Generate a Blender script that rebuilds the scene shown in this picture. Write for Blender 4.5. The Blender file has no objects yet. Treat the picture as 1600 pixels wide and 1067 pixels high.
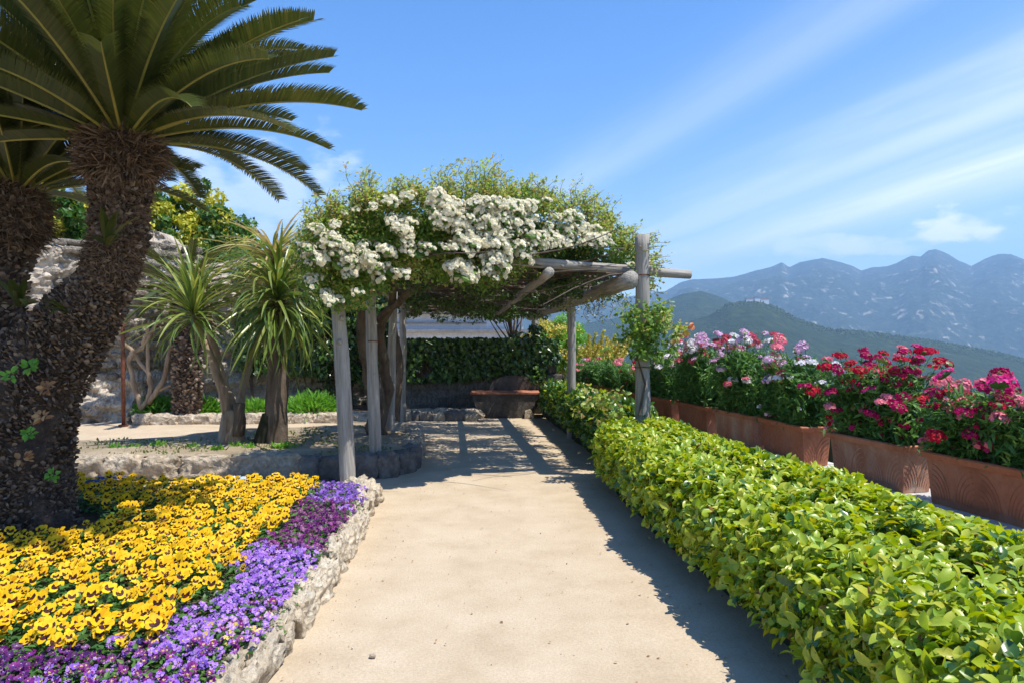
import bpy, bmesh, math, random
import numpy as np
from mathutils import Vector, Matrix, Quaternion, noise as mn
random.seed(7); rng = np.random.default_rng(7)
R = math.radians
scene = bpy.context.scene
COL = scene.collection
F = 1100.0; EYE = 1.6

# ------------------------------------------------------------------ camera
cam_d = bpy.data.cameras.new('camera'); cam = bpy.data.objects.new('camera', cam_d); COL.objects.link(cam)
cam.location = (0, 0, EYE); cam.rotation_euler = (R(90), 0, 0)
cam_d.sensor_width = 36; cam_d.lens = 36 * F / 1600; cam_d.clip_start = 0.05; cam_d.clip_end = 60000
scene.camera = cam

# ------------------------------------------------------------------ sun, sky, exposure
SUN_EL = R(66); SUN_AZ = math.atan2(0.90, -0.42)
sun_dir = Vector((math.sin(SUN_AZ) * math.cos(SUN_EL), math.cos(SUN_AZ) * math.cos(SUN_EL), math.sin(SUN_EL)))
sd = bpy.data.lights.new('sun', 'SUN'); sd.energy = 5.0; sd.angle = R(0.5); sd.color = (1.0, 0.95, 0.86)
so = bpy.data.objects.new('sun', sd); COL.objects.link(so); so.rotation_euler = sun_dir.to_track_quat('Z', 'Y').to_euler()
world = bpy.data.worlds.new('World'); scene.world = world; world.use_nodes = True
wn = world.node_tree.nodes; wl = world.node_tree.links; wn.clear()
wo = wn.new('ShaderNodeOutputWorld'); bg = wn.new('ShaderNodeBackground'); bg.inputs[1].default_value = 0.15
wl.new(bg.outputs[0], wo.inputs[0])
sky = wn.new('ShaderNodeTexSky'); sky.sky_type = 'NISHITA'; sky.sun_disc = False
sky.sun_elevation = SUN_EL; sky.sun_rotation = SUN_AZ; sky.altitude = 400; sky.air_density = 1.15; sky.dust_density = 0.25; sky.ozone_density = 2.2
tc = wn.new('ShaderNodeTexCoord'); sp = wn.new('ShaderNodeSeparateXYZ'); wl.new(tc.outputs['Generated'], sp.inputs[0])
def wmath(op, a, b=None, c=None, clamp=False):
    n = wn.new('ShaderNodeMath'); n.operation = op; n.use_clamp = clamp
    for i, v in enumerate((a, b, c)):
        if v is None: continue
        if isinstance(v, (int, float)): n.inputs[i].default_value = v
        else: wl.new(v, n.inputs[i])
    return n.outputs[0]
# cirrus: noise on a flat layer high above, drawn out along one wind direction
zc = wmath('MAXIMUM', wmath('ADD', sp.outputs[2], 0.05), 0.03)
u = wmath('DIVIDE', sp.outputs[0], zc); v = wmath('DIVIDE', sp.outputs[1], zc)
wa = R(-18)
across = wmath('SUBTRACT', wmath('MULTIPLY', u, math.cos(wa)), wmath('MULTIPLY', v, math.sin(wa)))
along = wmath('ADD', wmath('MULTIPLY', u, math.sin(wa)), wmath('MULTIPLY', v, math.cos(wa)))
cx = wn.new('ShaderNodeCombineXYZ'); wl.new(wmath('MULTIPLY', across, 0.85), cx.inputs[0]); wl.new(wmath('MULTIPLY', along, 0.16), cx.inputs[1])
n1 = wn.new('ShaderNodeTexNoise'); n1.inputs['Scale'].default_value = 1.0; n1.inputs['Detail'].default_value = 8; n1.inputs['Roughness'].default_value = 0.55; n1.inputs['Distortion'].default_value = 0.5
wl.new(cx.outputs[0], n1.inputs['Vector'])
# broad cirrus bands, wide layers aligned with the wind
band = wn.new('ShaderNodeMapRange'); band.interpolation_type = 'SMOOTHSTEP'
band.inputs['From Min'].default_value = 0.40; band.inputs['From Max'].default_value = 0.66
wl.new(n1.outputs['Fac'], band.inputs['Value'])
def bump_(x, c, w):   # soft band of cloud round one line across the wind
    d = wmath('DIVIDE', wmath('SUBTRACT', x, c), w); return wmath('DIVIDE', 1.0, wmath('ADD', 1.0, wmath('POWER', wmath('ABSOLUTE', d), 2.6)))
ragged = wmath('ADD', across, wmath('MULTIPLY', wmath('SUBTRACT', n1.outputs['Fac'], 0.5), 0.9))
sidem = wmath('MAXIMUM', wmath('MAXIMUM', bump_(ragged, 3.10, 0.42), wmath('MULTIPLY', bump_(ragged, 2.42, 0.22), 0.75)), wmath('MULTIPLY', bump_(ragged, 1.42, 0.15), 0.32))
sidem = wmath('MAXIMUM', sidem, wmath('MULTIPLY', bump_(ragged, 4.3, 0.7), 0.22))
cir = wmath('MULTIPLY', wmath('MULTIPLY', wmath('MULTIPLY_ADD', band.outputs[0], 0.55, 0.45), sidem), 0.95, clamp=True)
# low cumulus bank on the horizon, in direction space
mpg = wn.new('ShaderNodeMapping'); mpg.inputs['Scale'].default_value = (4.2, 4.2, 11.0); mpg.inputs['Location'].default_value = (0.3, 0.1, 0.55); wl.new(tc.outputs['Generated'], mpg.inputs[0])
n2 = wn.new('ShaderNodeTexNoise'); n2.inputs['Scale'].default_value = 1.0; n2.inputs['Detail'].default_value = 7; n2.inputs['Roughness'].default_value = 0.5; wl.new(mpg.outputs[0], n2.inputs['Vector'])
r2 = wn.new('ShaderNodeMapRange'); r2.interpolation_type = 'SMOOTHSTEP'; r2.inputs['From Min'].default_value = 0.50; r2.inputs['From Max'].default_value = 0.66; wl.new(n2.outputs['Fac'], r2.inputs['Value'])
low = wn.new('ShaderNodeMapRange'); low.interpolation_type = 'SMOOTHSTEP'; low.inputs['From Min'].default_value = 0.24; low.inputs['From Max'].default_value = 0.10; wl.new(sp.outputs[2], low.inputs['Value'])
cum = wmath('MULTIPLY', wmath('MULTIPLY', r2.outputs[0], low.outputs[0]), 0.30)
def puff(px, py, rx, ry):   # one rounded cumulus standing over the mountains
    d = Vector(((px - 800) / 1100.0, 1.0, (534 - py) / 1100.0)).normalized(); rt = Vector((d.y, -d.x, 0)).normalized()
    h = wmath('DIVIDE', wmath('ADD', wmath('MULTIPLY', sp.outputs[0], rt.x), wmath('MULTIPLY', sp.outputs[1], rt.y)), rx)
    vv = wmath('SUBTRACT', sp.outputs[2], d.z); vv = wmath('MAXIMUM', wmath('DIVIDE', vv, ry), wmath('DIVIDE', vv, -ry * 0.55))
    fw = wmath('GREATER_THAN', wmath('ADD', wmath('MULTIPLY', sp.outputs[0], d.x), wmath('MULTIPLY', sp.outputs[1], d.y)), 0.0)
    q = wmath('ADD', wmath('MULTIPLY', h, h), wmath('MULTIPLY', vv, vv))
    q = wmath('ADD', q, wmath('MULTIPLY', wmath('SUBTRACT', n3_.outputs['Fac'], 0.5), 5.0))
    m_ = wn.new('ShaderNodeMapRange'); m_.interpolation_type = 'SMOOTHSTEP'; m_.inputs['From Min'].default_value = 1.3; m_.inputs['From Max'].default_value = -0.3; wl.new(q, m_.inputs['Value']); return wmath('MULTIPLY', m_.outputs[0], fw)
n3_ = wn.new('ShaderNodeTexNoise'); n3_.inputs['Scale'].default_value = 18; n3_.inputs['Detail'].default_value = 7; n3_.inputs['Roughness'].default_value = 0.55
mp3 = wn.new('ShaderNodeMapping'); mp3.inputs['Scale'].default_value = (1, 1, 2.2); wl.new(tc.outputs['Generated'], mp3.inputs[0]); wl.new(mp3.outputs[0], n3_.inputs['Vector'])
cum = wmath('MAXIMUM', cum, wmath('MULTIPLY', puff(1490, 362, 0.060, 0.032), 0.95)); cum = wmath('MAXIMUM', cum, wmath('MULTIPLY', puff(1370, 385, 0.075, 0.024), 0.7)); cum = wmath('MAXIMUM', cum, wmath('MULTIPLY', puff(1250, 392, 0.11, 0.026), 0.55))
cum = wmath('MAXIMUM', cum, wmath('MULTIPLY', puff(850, 298, 0.035, 0.016), 0.6)); cum = wmath('MAXIMUM', cum, wmath('MULTIPLY', puff(370, 320, 0.20, 0.10), 0.42))
hz = wn.new('ShaderNodeMapRange'); hz.interpolation_type = 'SMOOTHSTEP'; hz.inputs['From Min'].default_value = 0.01; hz.inputs['From Max'].default_value = 0.16; wl.new(sp.outputs[2], hz.inputs['Value'])
cl = wmath('MAXIMUM', wmath('MULTIPLY', wmath('MULTIPLY', cir, 1.1), hz.outputs[0]), wmath('MULTIPLY', cum, wmath('GREATER_THAN', sp.outputs[2], 0.0)), clamp=True)
hs = wn.new('ShaderNodeHueSaturation'); hs.inputs['Hue'].default_value = 0.510; hs.inputs['Saturation'].default_value = 1.40; hs.inputs['Value'].default_value = 0.95
wl.new(sky.outputs[0], hs.inputs['Color'])
mx = wn.new('ShaderNodeMix'); mx.data_type = 'RGBA'; wl.new(cl, mx.inputs[0]); wl.new(hs.outputs[0], mx.inputs[6]); mx.inputs[7].default_value = (8.0, 7.8, 8.0, 1)
wl.new(mx.outputs[2], bg.inputs[0])
scene.view_settings.view_transform = 'Standard'; scene.view_settings.look = 'None'; scene.view_settings.gamma = 1
scene.view_settings.exposure = 0.58
try: scene.view_settings.use_curve_mapping = False
except Exception: pass
scene.render.engine = 'CYCLES'
cy = scene.cycles
cy.max_bounces = 8; cy.transparent_max_bounces = 12; cy.volume_bounces = 1

# ------------------------------------------------------------------ helpers
def P(px, py, Y): return Vector(((px - 800) / F * Y, Y, EYE - (py - 534) / F * Y))
def GY(py, z=0.0): return (EYE - z) * F / (py - 534)
def tag(o, label=None, cat=None, group=None, kind=None):
    if label: o['label'] = label
    if cat: o['category'] = cat
    if group: o['group'] = group
    if kind: o['kind'] = kind
    return o
def empty(name, loc, label=None, cat=None, group=None):
    o = bpy.data.objects.new(name, None); COL.objects.link(o); o.location = loc; o.empty_display_size = 0.1
    return tag(o, label, cat, group)
def link(name, me, parent=None, M=None, kind=None, label=None):
    """link mesh; coordinates are world coordinates unless M places them; children keep world placement"""
    o = bpy.data.objects.new(name, me); COL.objects.link(o)
    if parent is not None:
        o.parent = parent
        off = Matrix.Translation(-world_loc(parent))
        o.matrix_local = off @ (M if M is not None else Matrix.Identity(4))
    elif M is not None: o.matrix_local = M
    if kind: o['kind'] = kind
    if label: o['label'] = label
    return o
def world_loc(p):
    l = Vector((0, 0, 0))
    while p is not None: l += p.location; p = p.parent
    return l
def npmesh(name, V, Fc, mats, mi=None, smooth=False):
    V = np.asarray(V, dtype=np.float32).reshape(-1, 3); Fc = np.asarray(Fc, dtype=np.int32)
    k = Fc.shape[1]; me = bpy.data.meshes.new(name)
    me.vertices.add(len(V)); me.vertices.foreach_set('co', V.ravel())
    me.loops.add(Fc.size); me.loops.foreach_set('vertex_index', Fc.ravel())
    me.polygons.add(len(Fc)); me.polygons.foreach_set('loop_start', np.arange(0, Fc.size, k, dtype=np.int32))
    if mi is not None: me.polygons.foreach_set('material_index', np.asarray(mi, dtype=np.int32))
    me.polygons.foreach_set('use_smooth', np.full(len(Fc), smooth))
    for m in (mats if isinstance(mats, (list, tuple)) else [mats]): me.materials.append(m)
    me.update(calc_edges=True); return me
class MB:
    """collects triangles"""
    def __init__(s): s.V = []; s.F = []; s.M = []; s.n = 0
    def add(s, V, Fc, m=0):
        V = np.asarray(V, float).reshape(-1, 3); Fc = np.asarray(Fc, int)
        if Fc.shape[1] == 4: Fc = np.vstack([Fc[:, [0, 1, 2]], Fc[:, [0, 2, 3]]])
        if np.isscalar(m): m = np.full(len(Fc), m)
        s.V.append(V); s.F.append(Fc + s.n); s.M.append(m); s.n += len(V)
    def mesh(s, name, mats, smooth=False):
        return npmesh(name, np.vstack(s.V), np.vstack(s.F), mats, np.concatenate(s.M), smooth)
    def tube(s, pts, rad, n=6, m=0, cap=True, wob=0.0):
        pts = [Vector(p) for p in pts]
        if np.isscalar(rad): rad = [rad] * len(pts)
        V = []; up = Vector((0, 0, 1)); a = None
        for i, p in enumerate(pts):
            t = (pts[min(i + 1, len(pts) - 1)] - pts[max(i - 1, 0)]).normalized()
            if a is None:
                a = t.orthogonal().normalized()
            else:
                a = (a - t * a.dot(t)); a = a.normalized() if a.length > 1e-6 else t.orthogonal().normalized()
            b = t.cross(a)
            for j in range(n):
                th = 2 * math.pi * j / n
                r = rad[i] * (1 + (wob * mn.noise(p * 3.1 + a * math.cos(th) * 2 + b * math.sin(th) * 2) if wob else 0))
                V.append(p + (a * math.cos(th) + b * math.sin(th)) * r)
        Fc = []
        for i in range(len(pts) - 1):
            for j in range(n):
                k = (j + 1) % n
                Fc += [(i * n + j, i * n + k, (i + 1) * n + k), (i * n + j, (i + 1) * n + k, (i + 1) * n + j)]
        if cap:
            c0 = len(V); V.append(pts[0]); c1 = len(V); V.append(pts[-1]); e = (len(pts) - 1) * n
            for j in range(n):
                k = (j + 1) % n; Fc += [(c0, k, j), (c1, e + j, e + k)]
        s.add([tuple(q) for q in V], Fc, m)
    def box(s, lo, hi, m=0, jit=0.0):
        x0, y0, z0 = lo; x1, y1, z1 = hi
        V = [(x, y, z) for z in (z0, z1) for y in (y0, y1) for x in (x0, x1)]
        V = [(x + random.uniform(-jit, jit), y + random.uniform(-jit, jit), z + random.uniform(-jit, jit)) for x, y, z in V]
        s.add(V, [(0, 2, 3, 1), (4, 5, 7, 6), (0, 1, 5, 4), (2, 6, 7, 3), (0, 4, 6, 2), (1, 3, 7, 5)], m)
def unit(a): return a / np.maximum(np.linalg.norm(a, axis=-1, keepdims=True), 1e-9)
def frames(d, n):
    y = unit(d); x = np.cross(y, n); bad = np.linalg.norm(x, axis=1) < 1e-4; x[bad] = np.cross(y[bad], [1, 0.3, 0.2]); x = unit(x)
    return np.stack([x, y, np.cross(x, y)], axis=2)
def bake(tv, tf, Rm, pos, s):
    s = np.asarray(s, float); s = s[:, None, None] if s.ndim == 1 else s[:, None, :]
    V = np.einsum('nij,nvj->nvi', Rm, tv[None] * s) + pos[:, None, :]
    n = len(pos); Fc = (tf[None] + (np.arange(n) * len(tv))[:, None, None]).reshape(-1, 3)
    return V.reshape(-1, 3), Fc
def M4(Rm, pos, s=1.0):
    M = Matrix.Identity(4); s = (s, s, s) if np.isscalar(s) else s
    for i in range(3):
        for j in range(3): M[i][j] = float(Rm[i][j]) * s[j]
        M[i][3] = float(pos[i])
    return M
def randdir(n): return unit(rng.normal(size=(n, 3)))
# value noise, 2D, vectorised
def vnoise(x, y, seed=0):
    xi = np.floor(x).astype(np.int64); yi = np.floor(y).astype(np.int64); fx = x - xi; fy = y - yi
    fx = fx * fx * (3 - 2 * fx); fy = fy * fy * (3 - 2 * fy)
    def h(a, b):
        k = (a * 374761393 + b * 668265263 + seed * 982451653) & 0xffffffff
        k = ((k ^ (k >> 13)) * 1274126177) & 0xffffffff
        return ((k ^ (k >> 16)) & 0xffff) / 65535.0
    return (h(xi, yi) * (1 - fx) + h(xi + 1, yi) * fx) * (1 - fy) + (h(xi, yi + 1) * (1 - fx) + h(xi + 1, yi + 1) * fx) * fy
def fbm(x, y, o=5, seed=0, ridge=False, gain=0.5):
    t = 0; a = 1.0; s = 0
    for i in range(o):
        n = vnoise(x, y, seed + i)
        if ridge: n = 1 - np.abs(2 * n - 1)
        t = t + a * n; s += a; a *= gain; x = x * 2.03 + 17.1; y = y * 2.03 + 5.7
    return t / s

# ------------------------------------------------------------------ materials
def nm(name):
    m = bpy.data.materials.new(name); m.use_nodes = True; nt = m.node_tree; nt.nodes.clear()
    out = nt.nodes.new('ShaderNodeOutputMaterial'); return m, nt.nodes, nt.links, out
def ramp(nodes, stops, interp='LINEAR'):
    r = nodes.new('ShaderNodeValToRGB'); cr = r.color_ramp; cr.interpolation = interp
    while len(cr.elements) < len(stops): cr.elements.new(0.5)
    for e, (p, c) in zip(cr.elements, stops): e.position = p; e.color = (*c, 1)
    return r
def surf(name, stops, scale=5.0, rough=0.9, bump=0.4, bscale=None, detail=8, stretch=(1, 1, 1), fine=None, spec=0.3, coord='Object', dist=0.02, vor=None, rnd=0.0):
    m, N, L, out = nm(name)
    b = N.new('ShaderNodeBsdfPrincipled'); b.inputs['Roughness'].default_value = rough
    b.inputs['Specular IOR Level'].default_value = spec
    t = N.new('ShaderNodeTexCoord'); mp = N.new('ShaderNodeMapping'); mp.inputs['Scale'].default_value = stretch
    L.new(t.outputs[coord], mp.inputs[0]); vec = mp.outputs[0]
    if rnd:
        oi = N.new('ShaderNodeObjectInfo'); ad = N.new('ShaderNodeVectorMath'); ad.operation = 'MULTIPLY_ADD'
        L.new(oi.outputs['Random'], ad.inputs[0]); ad.inputs[1].default_value = (37, 91, 53); L.new(vec, ad.inputs[2]); vec = ad.outputs[0]
    n = N.new('ShaderNodeTexNoise'); n.inputs['Scale'].default_value = scale; n.inputs['Detail'].default_value = detail; n.inputs['Roughness'].default_value = 0.62
    L.new(vec, n.inputs['Vector'])
    r = ramp(N, stops); L.new(n.outputs['Fac'], r.inputs[0]); col = r.outputs[0]
    n2 = N.new('ShaderNodeTexNoise'); n2.inputs['Scale'].default_value = bscale or scale * 4; n2.inputs['Detail'].default_value = 8; n2.inputs['Roughness'].default_value = 0.7
    L.new(vec, n2.inputs['Vector'])
    mm = N.new('ShaderNodeMix'); mm.data_type = 'RGBA'; mm.blend_type = 'MULTIPLY'; mm.inputs[0].default_value = 1.0
    rr = ramp(N, [(0.3, (1 - (fine or 0.25),) * 3), (0.7, (1.08,) * 3)]); L.new(n2.outputs['Fac'], rr.inputs[0])
    L.new(col, mm.inputs[6]); L.new(rr.outputs[0], mm.inputs[7]); col = mm.outputs[2]
    if rnd:
        hv = N.new('ShaderNodeHueSaturation'); mr = N.new('ShaderNodeMapRange'); mr.inputs['To Min'].default_value = 1 - rnd; mr.inputs['To Max'].default_value = 1 + rnd
        L.new(oi.outputs['Random'], mr.inputs['Value']); L.new(mr.outputs[0], hv.inputs['Value']); L.new(col, hv.inputs['Color']); col = hv.outputs[0]
    L.new(col, b.inputs['Base Color'])
    bp = N.new('ShaderNodeBump'); bp.inputs['Strength'].default_value = bump; bp.inputs['Distance'].default_value = dist
    if vor:
        vo = N.new('ShaderNodeTexVoronoi'); vo.inputs['Scale'].default_value = vor; L.new(vec, vo.inputs['Vector'])
        ad2 = N.new('ShaderNodeMath'); ad2.operation = 'ADD'; L.new(vo.outputs['Distance'], ad2.inputs[0]); L.new(n2.outputs['Fac'], ad2.inputs[1]); L.new(ad2.outputs[0], bp.inputs['Height'])
    else: L.new(n2.outputs['Fac'], bp.inputs['Height'])
    L.new(bp.outputs[0], b.inputs['Normal']); L.new(b.outputs[0], out.inputs[0])
    return m
def leafmat(name, cols, rough=0.45, trans=0.35, tcol=None, spec=0.4):
    """per-leaf colour: a random number per leaf (mesh island) and per object"""
    m, N, L, out = nm(name)
    g = N.new('ShaderNodeNewGeometry'); oi = N.new('ShaderNodeObjectInfo')
    ad = N.new('ShaderNodeMath'); ad.operation = 'ADD'; L.new(g.outputs['Random Per Island'], ad.inputs[0]); L.new(oi.outputs['Random'], ad.inputs[1])
    fr = N.new('ShaderNodeMath'); fr.operation = 'FRACT'; L.new(ad.outputs[0], fr.inputs[0])
    k = len(cols); r = ramp(N, [((i + 0.5) / k, c) for i, c in enumerate(cols)]); L.new(fr.outputs[0], r.inputs[0])
    tcn = N.new('ShaderNodeTexCoord'); n = N.new('ShaderNodeTexNoise'); n.inputs['Scale'].default_value = 9.0; n.inputs['Detail'].default_value = 3; L.new(tcn.outputs['Object'], n.inputs['Vector'])
    hv = N.new('ShaderNodeHueSaturation'); mr = N.new('ShaderNodeMapRange'); mr.inputs['To Min'].default_value = 0.72; mr.inputs['To Max'].default_value = 1.28
    L.new(n.outputs['Fac'], mr.inputs['Value']); L.new(mr.outputs[0], hv.inputs['Value']); L.new(r.outputs[0], hv.inputs['Color'])
    b = N.new('ShaderNodeBsdfPrincipled'); b.inputs['Roughness'].default_value = rough; b.inputs['Specular IOR Level'].default_value = spec
    L.new(hv.outputs[0], b.inputs['Base Color'])
    t = N.new('ShaderNodeBsdfTranslucent')
    h2 = N.new('ShaderNodeHueSaturation'); h2.inputs['Saturation'].default_value = 1.1; h2.inputs['Value'].default_value = 1.6 if tcol is None else tcol; h2.inputs['Hue'].default_value = 0.485
    L.new(hv.outputs[0], h2.inputs['Color']); L.new(h2.outputs[0], t.inputs[0])
    mxs = N.new('ShaderNodeMixShader'); mxs.inputs[0].default_value = trans; L.new(b.outputs[0], mxs.inputs[1]); L.new(t.outputs[0], mxs.inputs[2])
    L.new(mxs.outputs[0], out.inputs[0]); return m

m_sand = surf('packed_sand', [(0.25, (0.44, 0.34, 0.225)), (0.5, (0.52, 0.415, 0.285)), (0.75, (0.58, 0.475, 0.34))], 2.3, 0.95, 0.6, 70, fine=0.22, dist=0.010)
m_soil = surf('bed_soil', [(0.3, (0.10, 0.065, 0.04)), (0.7, (0.22, 0.15, 0.10))], 5, 0.95, 0.8, 40, dist=0.03)
m_dry = surf('dry_bed_soil', [(0.25, (0.20, 0.17, 0.09)), (0.45, (0.33, 0.26, 0.17)), (0.7, (0.46, 0.37, 0.26))], 1.8, 0.95, 0.6, 30, dist=0.03)
m_lime = surf('pale_limestone', [(0.28, (0.34, 0.25, 0.16)), (0.38, (0.66, 0.54, 0.38)), (0.6, (0.78, 0.68, 0.52)), (0.8, (0.82, 0.76, 0.63))], 7, 0.92, 1.0, 26, dist=0.035, rnd=0.12, fine=0.4, vor=22)
m_tufa = surf('rough_tufa', [(0.3, (0.30, 0.23, 0.16)), (0.45, (0.56, 0.46, 0.34)), (0.75, (0.68, 0.58, 0.45))], 5, 0.95, 1.0, 20, dist=0.04, rnd=0.15, fine=0.45, vor=14)
m_wallstone = surf('old_wall_stone', [(0.3, (0.20, 0.165, 0.13)), (0.45, (0.46, 0.39, 0.31)), (0.7, (0.62, 0.55, 0.45))], 2.5, 0.95, 1.0, 9, dist=0.06, rnd=0.18, fine=0.4, vor=7)
m_greystone = surf('grey_stone', [(0.3, (0.10, 0.09, 0.08)), (0.5, (0.20, 0.18, 0.16)), (0.8, (0.34, 0.30, 0.26))], 3, 0.95, 0.8, 14, dist=0.05, rnd=0.2, fine=0.4)
m_wood = surf('weathered_wood', [(0.25, (0.16, 0.135, 0.11)), (0.45, (0.40, 0.37, 0.33)), (0.8, (0.58, 0.55, 0.51))], 9, 0.85, 0.8, 40, stretch=(1, 1, 0.07), dist=0.015, rnd=0.12, fine=0.5)
m_lath = surf('brown_lath', [(0.25, (0.06, 0.045, 0.035)), (0.7, (0.19, 0.15, 0.12))], 9, 0.9, 0.5, 40, stretch=(1, 1, 0.1), dist=0.01, rnd=0.2)
m_bark = surf('bark', [(0.3, (0.07, 0.05, 0.035)), (0.55, (0.17, 0.125, 0.09)), (0.8, (0.27, 0.21, 0.16))], 9, 0.92, 1.0, 30, stretch=(1, 1, 0.3), dist=0.03)
m_cordbark = surf('pale_cordyline_bark', [(0.3, (0.20, 0.13, 0.085)), (0.5, (0.42, 0.31, 0.21)), (0.8, (0.56, 0.44, 0.32))], 7, 0.92, 1.0, 30, stretch=(1, 1, 0.2), dist=0.03)
m_cyc = surf('cycad_bark', [(0.3, (0.045, 0.032, 0.025)), (0.5, (0.10, 0.072, 0.055)), (0.72, (0.17, 0.125, 0.095)), (0.9, (0.24, 0.18, 0.135))], 6, 0.95, 1.0, 30, dist=0.04, fine=0.5)
m_scale = leafmat('cycad_scale', [(0.11, 0.078, 0.058), (0.18, 0.13, 0.095), (0.08, 0.056, 0.042), (0.32, 0.24, 0.18), (0.13, 0.092, 0.07)], 0.9, 0.0, spec=0.15)
m_fibre = leafmat('dead_fibre', [(0.13, 0.08, 0.05), (0.22, 0.15, 0.10), (0.30, 0.20, 0.13), (0.09, 0.06, 0.04)], 0.85, 0.1, spec=0.2)
m_terra = surf('terracotta', [(0.25, (0.24, 0.085, 0.045)), (0.45, (0.40, 0.15, 0.08)), (0.65, (0.47, 0.20, 0.12)), (0.82, (0.54, 0.36, 0.27))], 3.0, 0.85, 0.25, 30, dist=0.006, rnd=0.10, fine=0.22, stretch=(1, 1, 0.6))
m_terrared = surf('red_terracotta', [(0.25, (0.40, 0.12, 0.055)), (0.75, (0.52, 0.19, 0.10))], 3.0, 0.85, 0.25, 30, dist=0.006, rnd=0.05)
m_bloom = surf('limewashed_terracotta', [(0.25, (0.36, 0.13, 0.07)), (0.48, (0.46, 0.23, 0.15)), (0.68, (0.55, 0.40, 0.30)), (0.85, (0.62, 0.50, 0.40))], 4.5, 0.9, 0.25, 30, dist=0.006, stretch=(1, 1, 0.5), rnd=0.08, fine=0.2)
m_marble = surf('pale_coping', [(0.3, (0.45, 0.43, 0.40)), (0.7, (0.66, 0.64, 0.60))], 4, 0.7, 0.3, 25, dist=0.01)
m_rust = surf('rusty_iron', [(0.3, (0.10, 0.035, 0.02)), (0.7, (0.24, 0.085, 0.045))], 14, 0.8, 0.3, 40, dist=0.004)
m_plaster = surf('white_plaster', [(0.3, (0.60, 0.62, 0.66)), (0.7, (0.78, 0.79, 0.82))], 2, 0.85, 0.3, 15, dist=0.01)
m_roof = surf('grey_roof_edge', [(0.3, (0.20, 0.20, 0.21)), (0.7, (0.38, 0.37, 0.36))], 3, 0.85, 0.3, 15, dist=0.01)
m_dark = surf('dark_stone', [(0.3, (0.05, 0.042, 0.036)), (0.7, (0.14, 0.12, 0.10))], 3, 0.95, 0.8, 12, dist=0.04)
m_plastic = surf('green_plastic', [(0.3, (0.02, 0.36, 0.26)), (0.7, (0.03, 0.50, 0.36))], 10, 0.4, 0.1, 20)
m_bluep = surf('blue_plastic', [(0.3, (0.10, 0.16, 0.40)), (0.7, (0.15, 0.22, 0.50))], 10, 0.4, 0.1, 20)
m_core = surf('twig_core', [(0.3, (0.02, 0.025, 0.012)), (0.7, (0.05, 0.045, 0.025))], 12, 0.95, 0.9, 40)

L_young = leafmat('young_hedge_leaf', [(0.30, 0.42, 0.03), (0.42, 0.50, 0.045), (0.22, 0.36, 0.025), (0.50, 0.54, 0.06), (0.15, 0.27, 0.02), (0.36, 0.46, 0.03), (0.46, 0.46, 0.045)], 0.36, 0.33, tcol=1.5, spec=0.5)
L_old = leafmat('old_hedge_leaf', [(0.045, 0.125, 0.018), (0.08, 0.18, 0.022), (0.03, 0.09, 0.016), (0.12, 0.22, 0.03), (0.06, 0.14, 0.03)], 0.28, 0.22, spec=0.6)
L_rose = leafmat('rose_leaf', [(0.10, 0.21, 0.035), (0.17, 0.29, 0.05), (0.07, 0.16, 0.03), (0.24, 0.35, 0.07), (0.13, 0.24, 0.04)], 0.42, 0.38)
L_roseyoung = leafmat('young_rose_leaf', [(0.30, 0.42, 0.08), (0.38, 0.46, 0.12), (0.24, 0.38, 0.07), (0.42, 0.40, 0.12), (0.40, 0.30, 0.12)], 0.42, 0.42)
L_white = leafmat('cream_rose_petal', [(0.88, 0.85, 0.68), (0.92, 0.90, 0.78), (0.84, 0.78, 0.54), (0.93, 0.92, 0.84)], 0.6, 0.42, tcol=1.0, spec=0.2)
L_ycentre = leafmat('yellow_stamens', [(0.75, 0.55, 0.12), (0.8, 0.6, 0.2)], 0.7, 0.1, tcol=1.0)
L_pansy = leafmat('yellow_pansy_petal', [(0.88, 0.55, 0.008), (0.85, 0.48, 0.006), (0.90, 0.62, 0.015), (0.84, 0.40, 0.006), (0.88, 0.58, 0.01)], 0.55, 0.22, tcol=1.05, spec=0.2)
L_blotch = leafmat('dark_pansy_blotch', [(0.035, 0.006, 0.008), (0.07, 0.012, 0.01)], 0.6, 0.0, spec=0.2)
L_bedleaf = leafmat('pansy_leaf', [(0.05, 0.14, 0.025), (0.08, 0.19, 0.035), (0.11, 0.24, 0.04), (0.04, 0.11, 0.02)], 0.5, 0.25)
L_vdark = leafmat('dark_purple_petal', [(0.07, 0.006, 0.09), (0.11, 0.01, 0.12), (0.05, 0.008, 0.10), (0.16, 0.02, 0.15)], 0.5, 0.15, tcol=1.3)
L_vmag = leafmat('magenta_purple_petal', [(0.20, 0.012, 0.17), (0.14, 0.008, 0.14), (0.28, 0.03, 0.24), (0.09, 0.006, 0.11)], 0.5, 0.2, tcol=1.3)
L_vlav = leafmat('lavender_petal', [(0.34, 0.14, 0.62), (0.42, 0.20, 0.68), (0.28, 0.10, 0.55), (0.50, 0.28, 0.72)], 0.5, 0.2, tcol=1.1)
L_vblue = leafmat('blue_violet_petal', [(0.12, 0.04, 0.38), (0.20, 0.09, 0.50), (0.08, 0.02, 0.26), (0.28, 0.14, 0.6)], 0.5, 0.2, tcol=1.2)
L_vyel = leafmat('pale_yellow_petal', [(0.75, 0.62, 0.10), (0.80, 0.55, 0.20)], 0.5, 0.2, tcol=1.0)
L_vpale = leafmat('pale_blue_petal', [(0.45, 0.62, 0.78), (0.60, 0.72, 0.82)], 0.5, 0.2, tcol=1.0)
L_frond = leafmat('cycad_leaflet', [(0.045, 0.064, 0.014), (0.064, 0.082, 0.018), (0.036, 0.056, 0.014), (0.085, 0.092, 0.022), (0.052, 0.072, 0.016)], 0.38, 0.18, tcol=1.5, spec=0.5)
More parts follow.
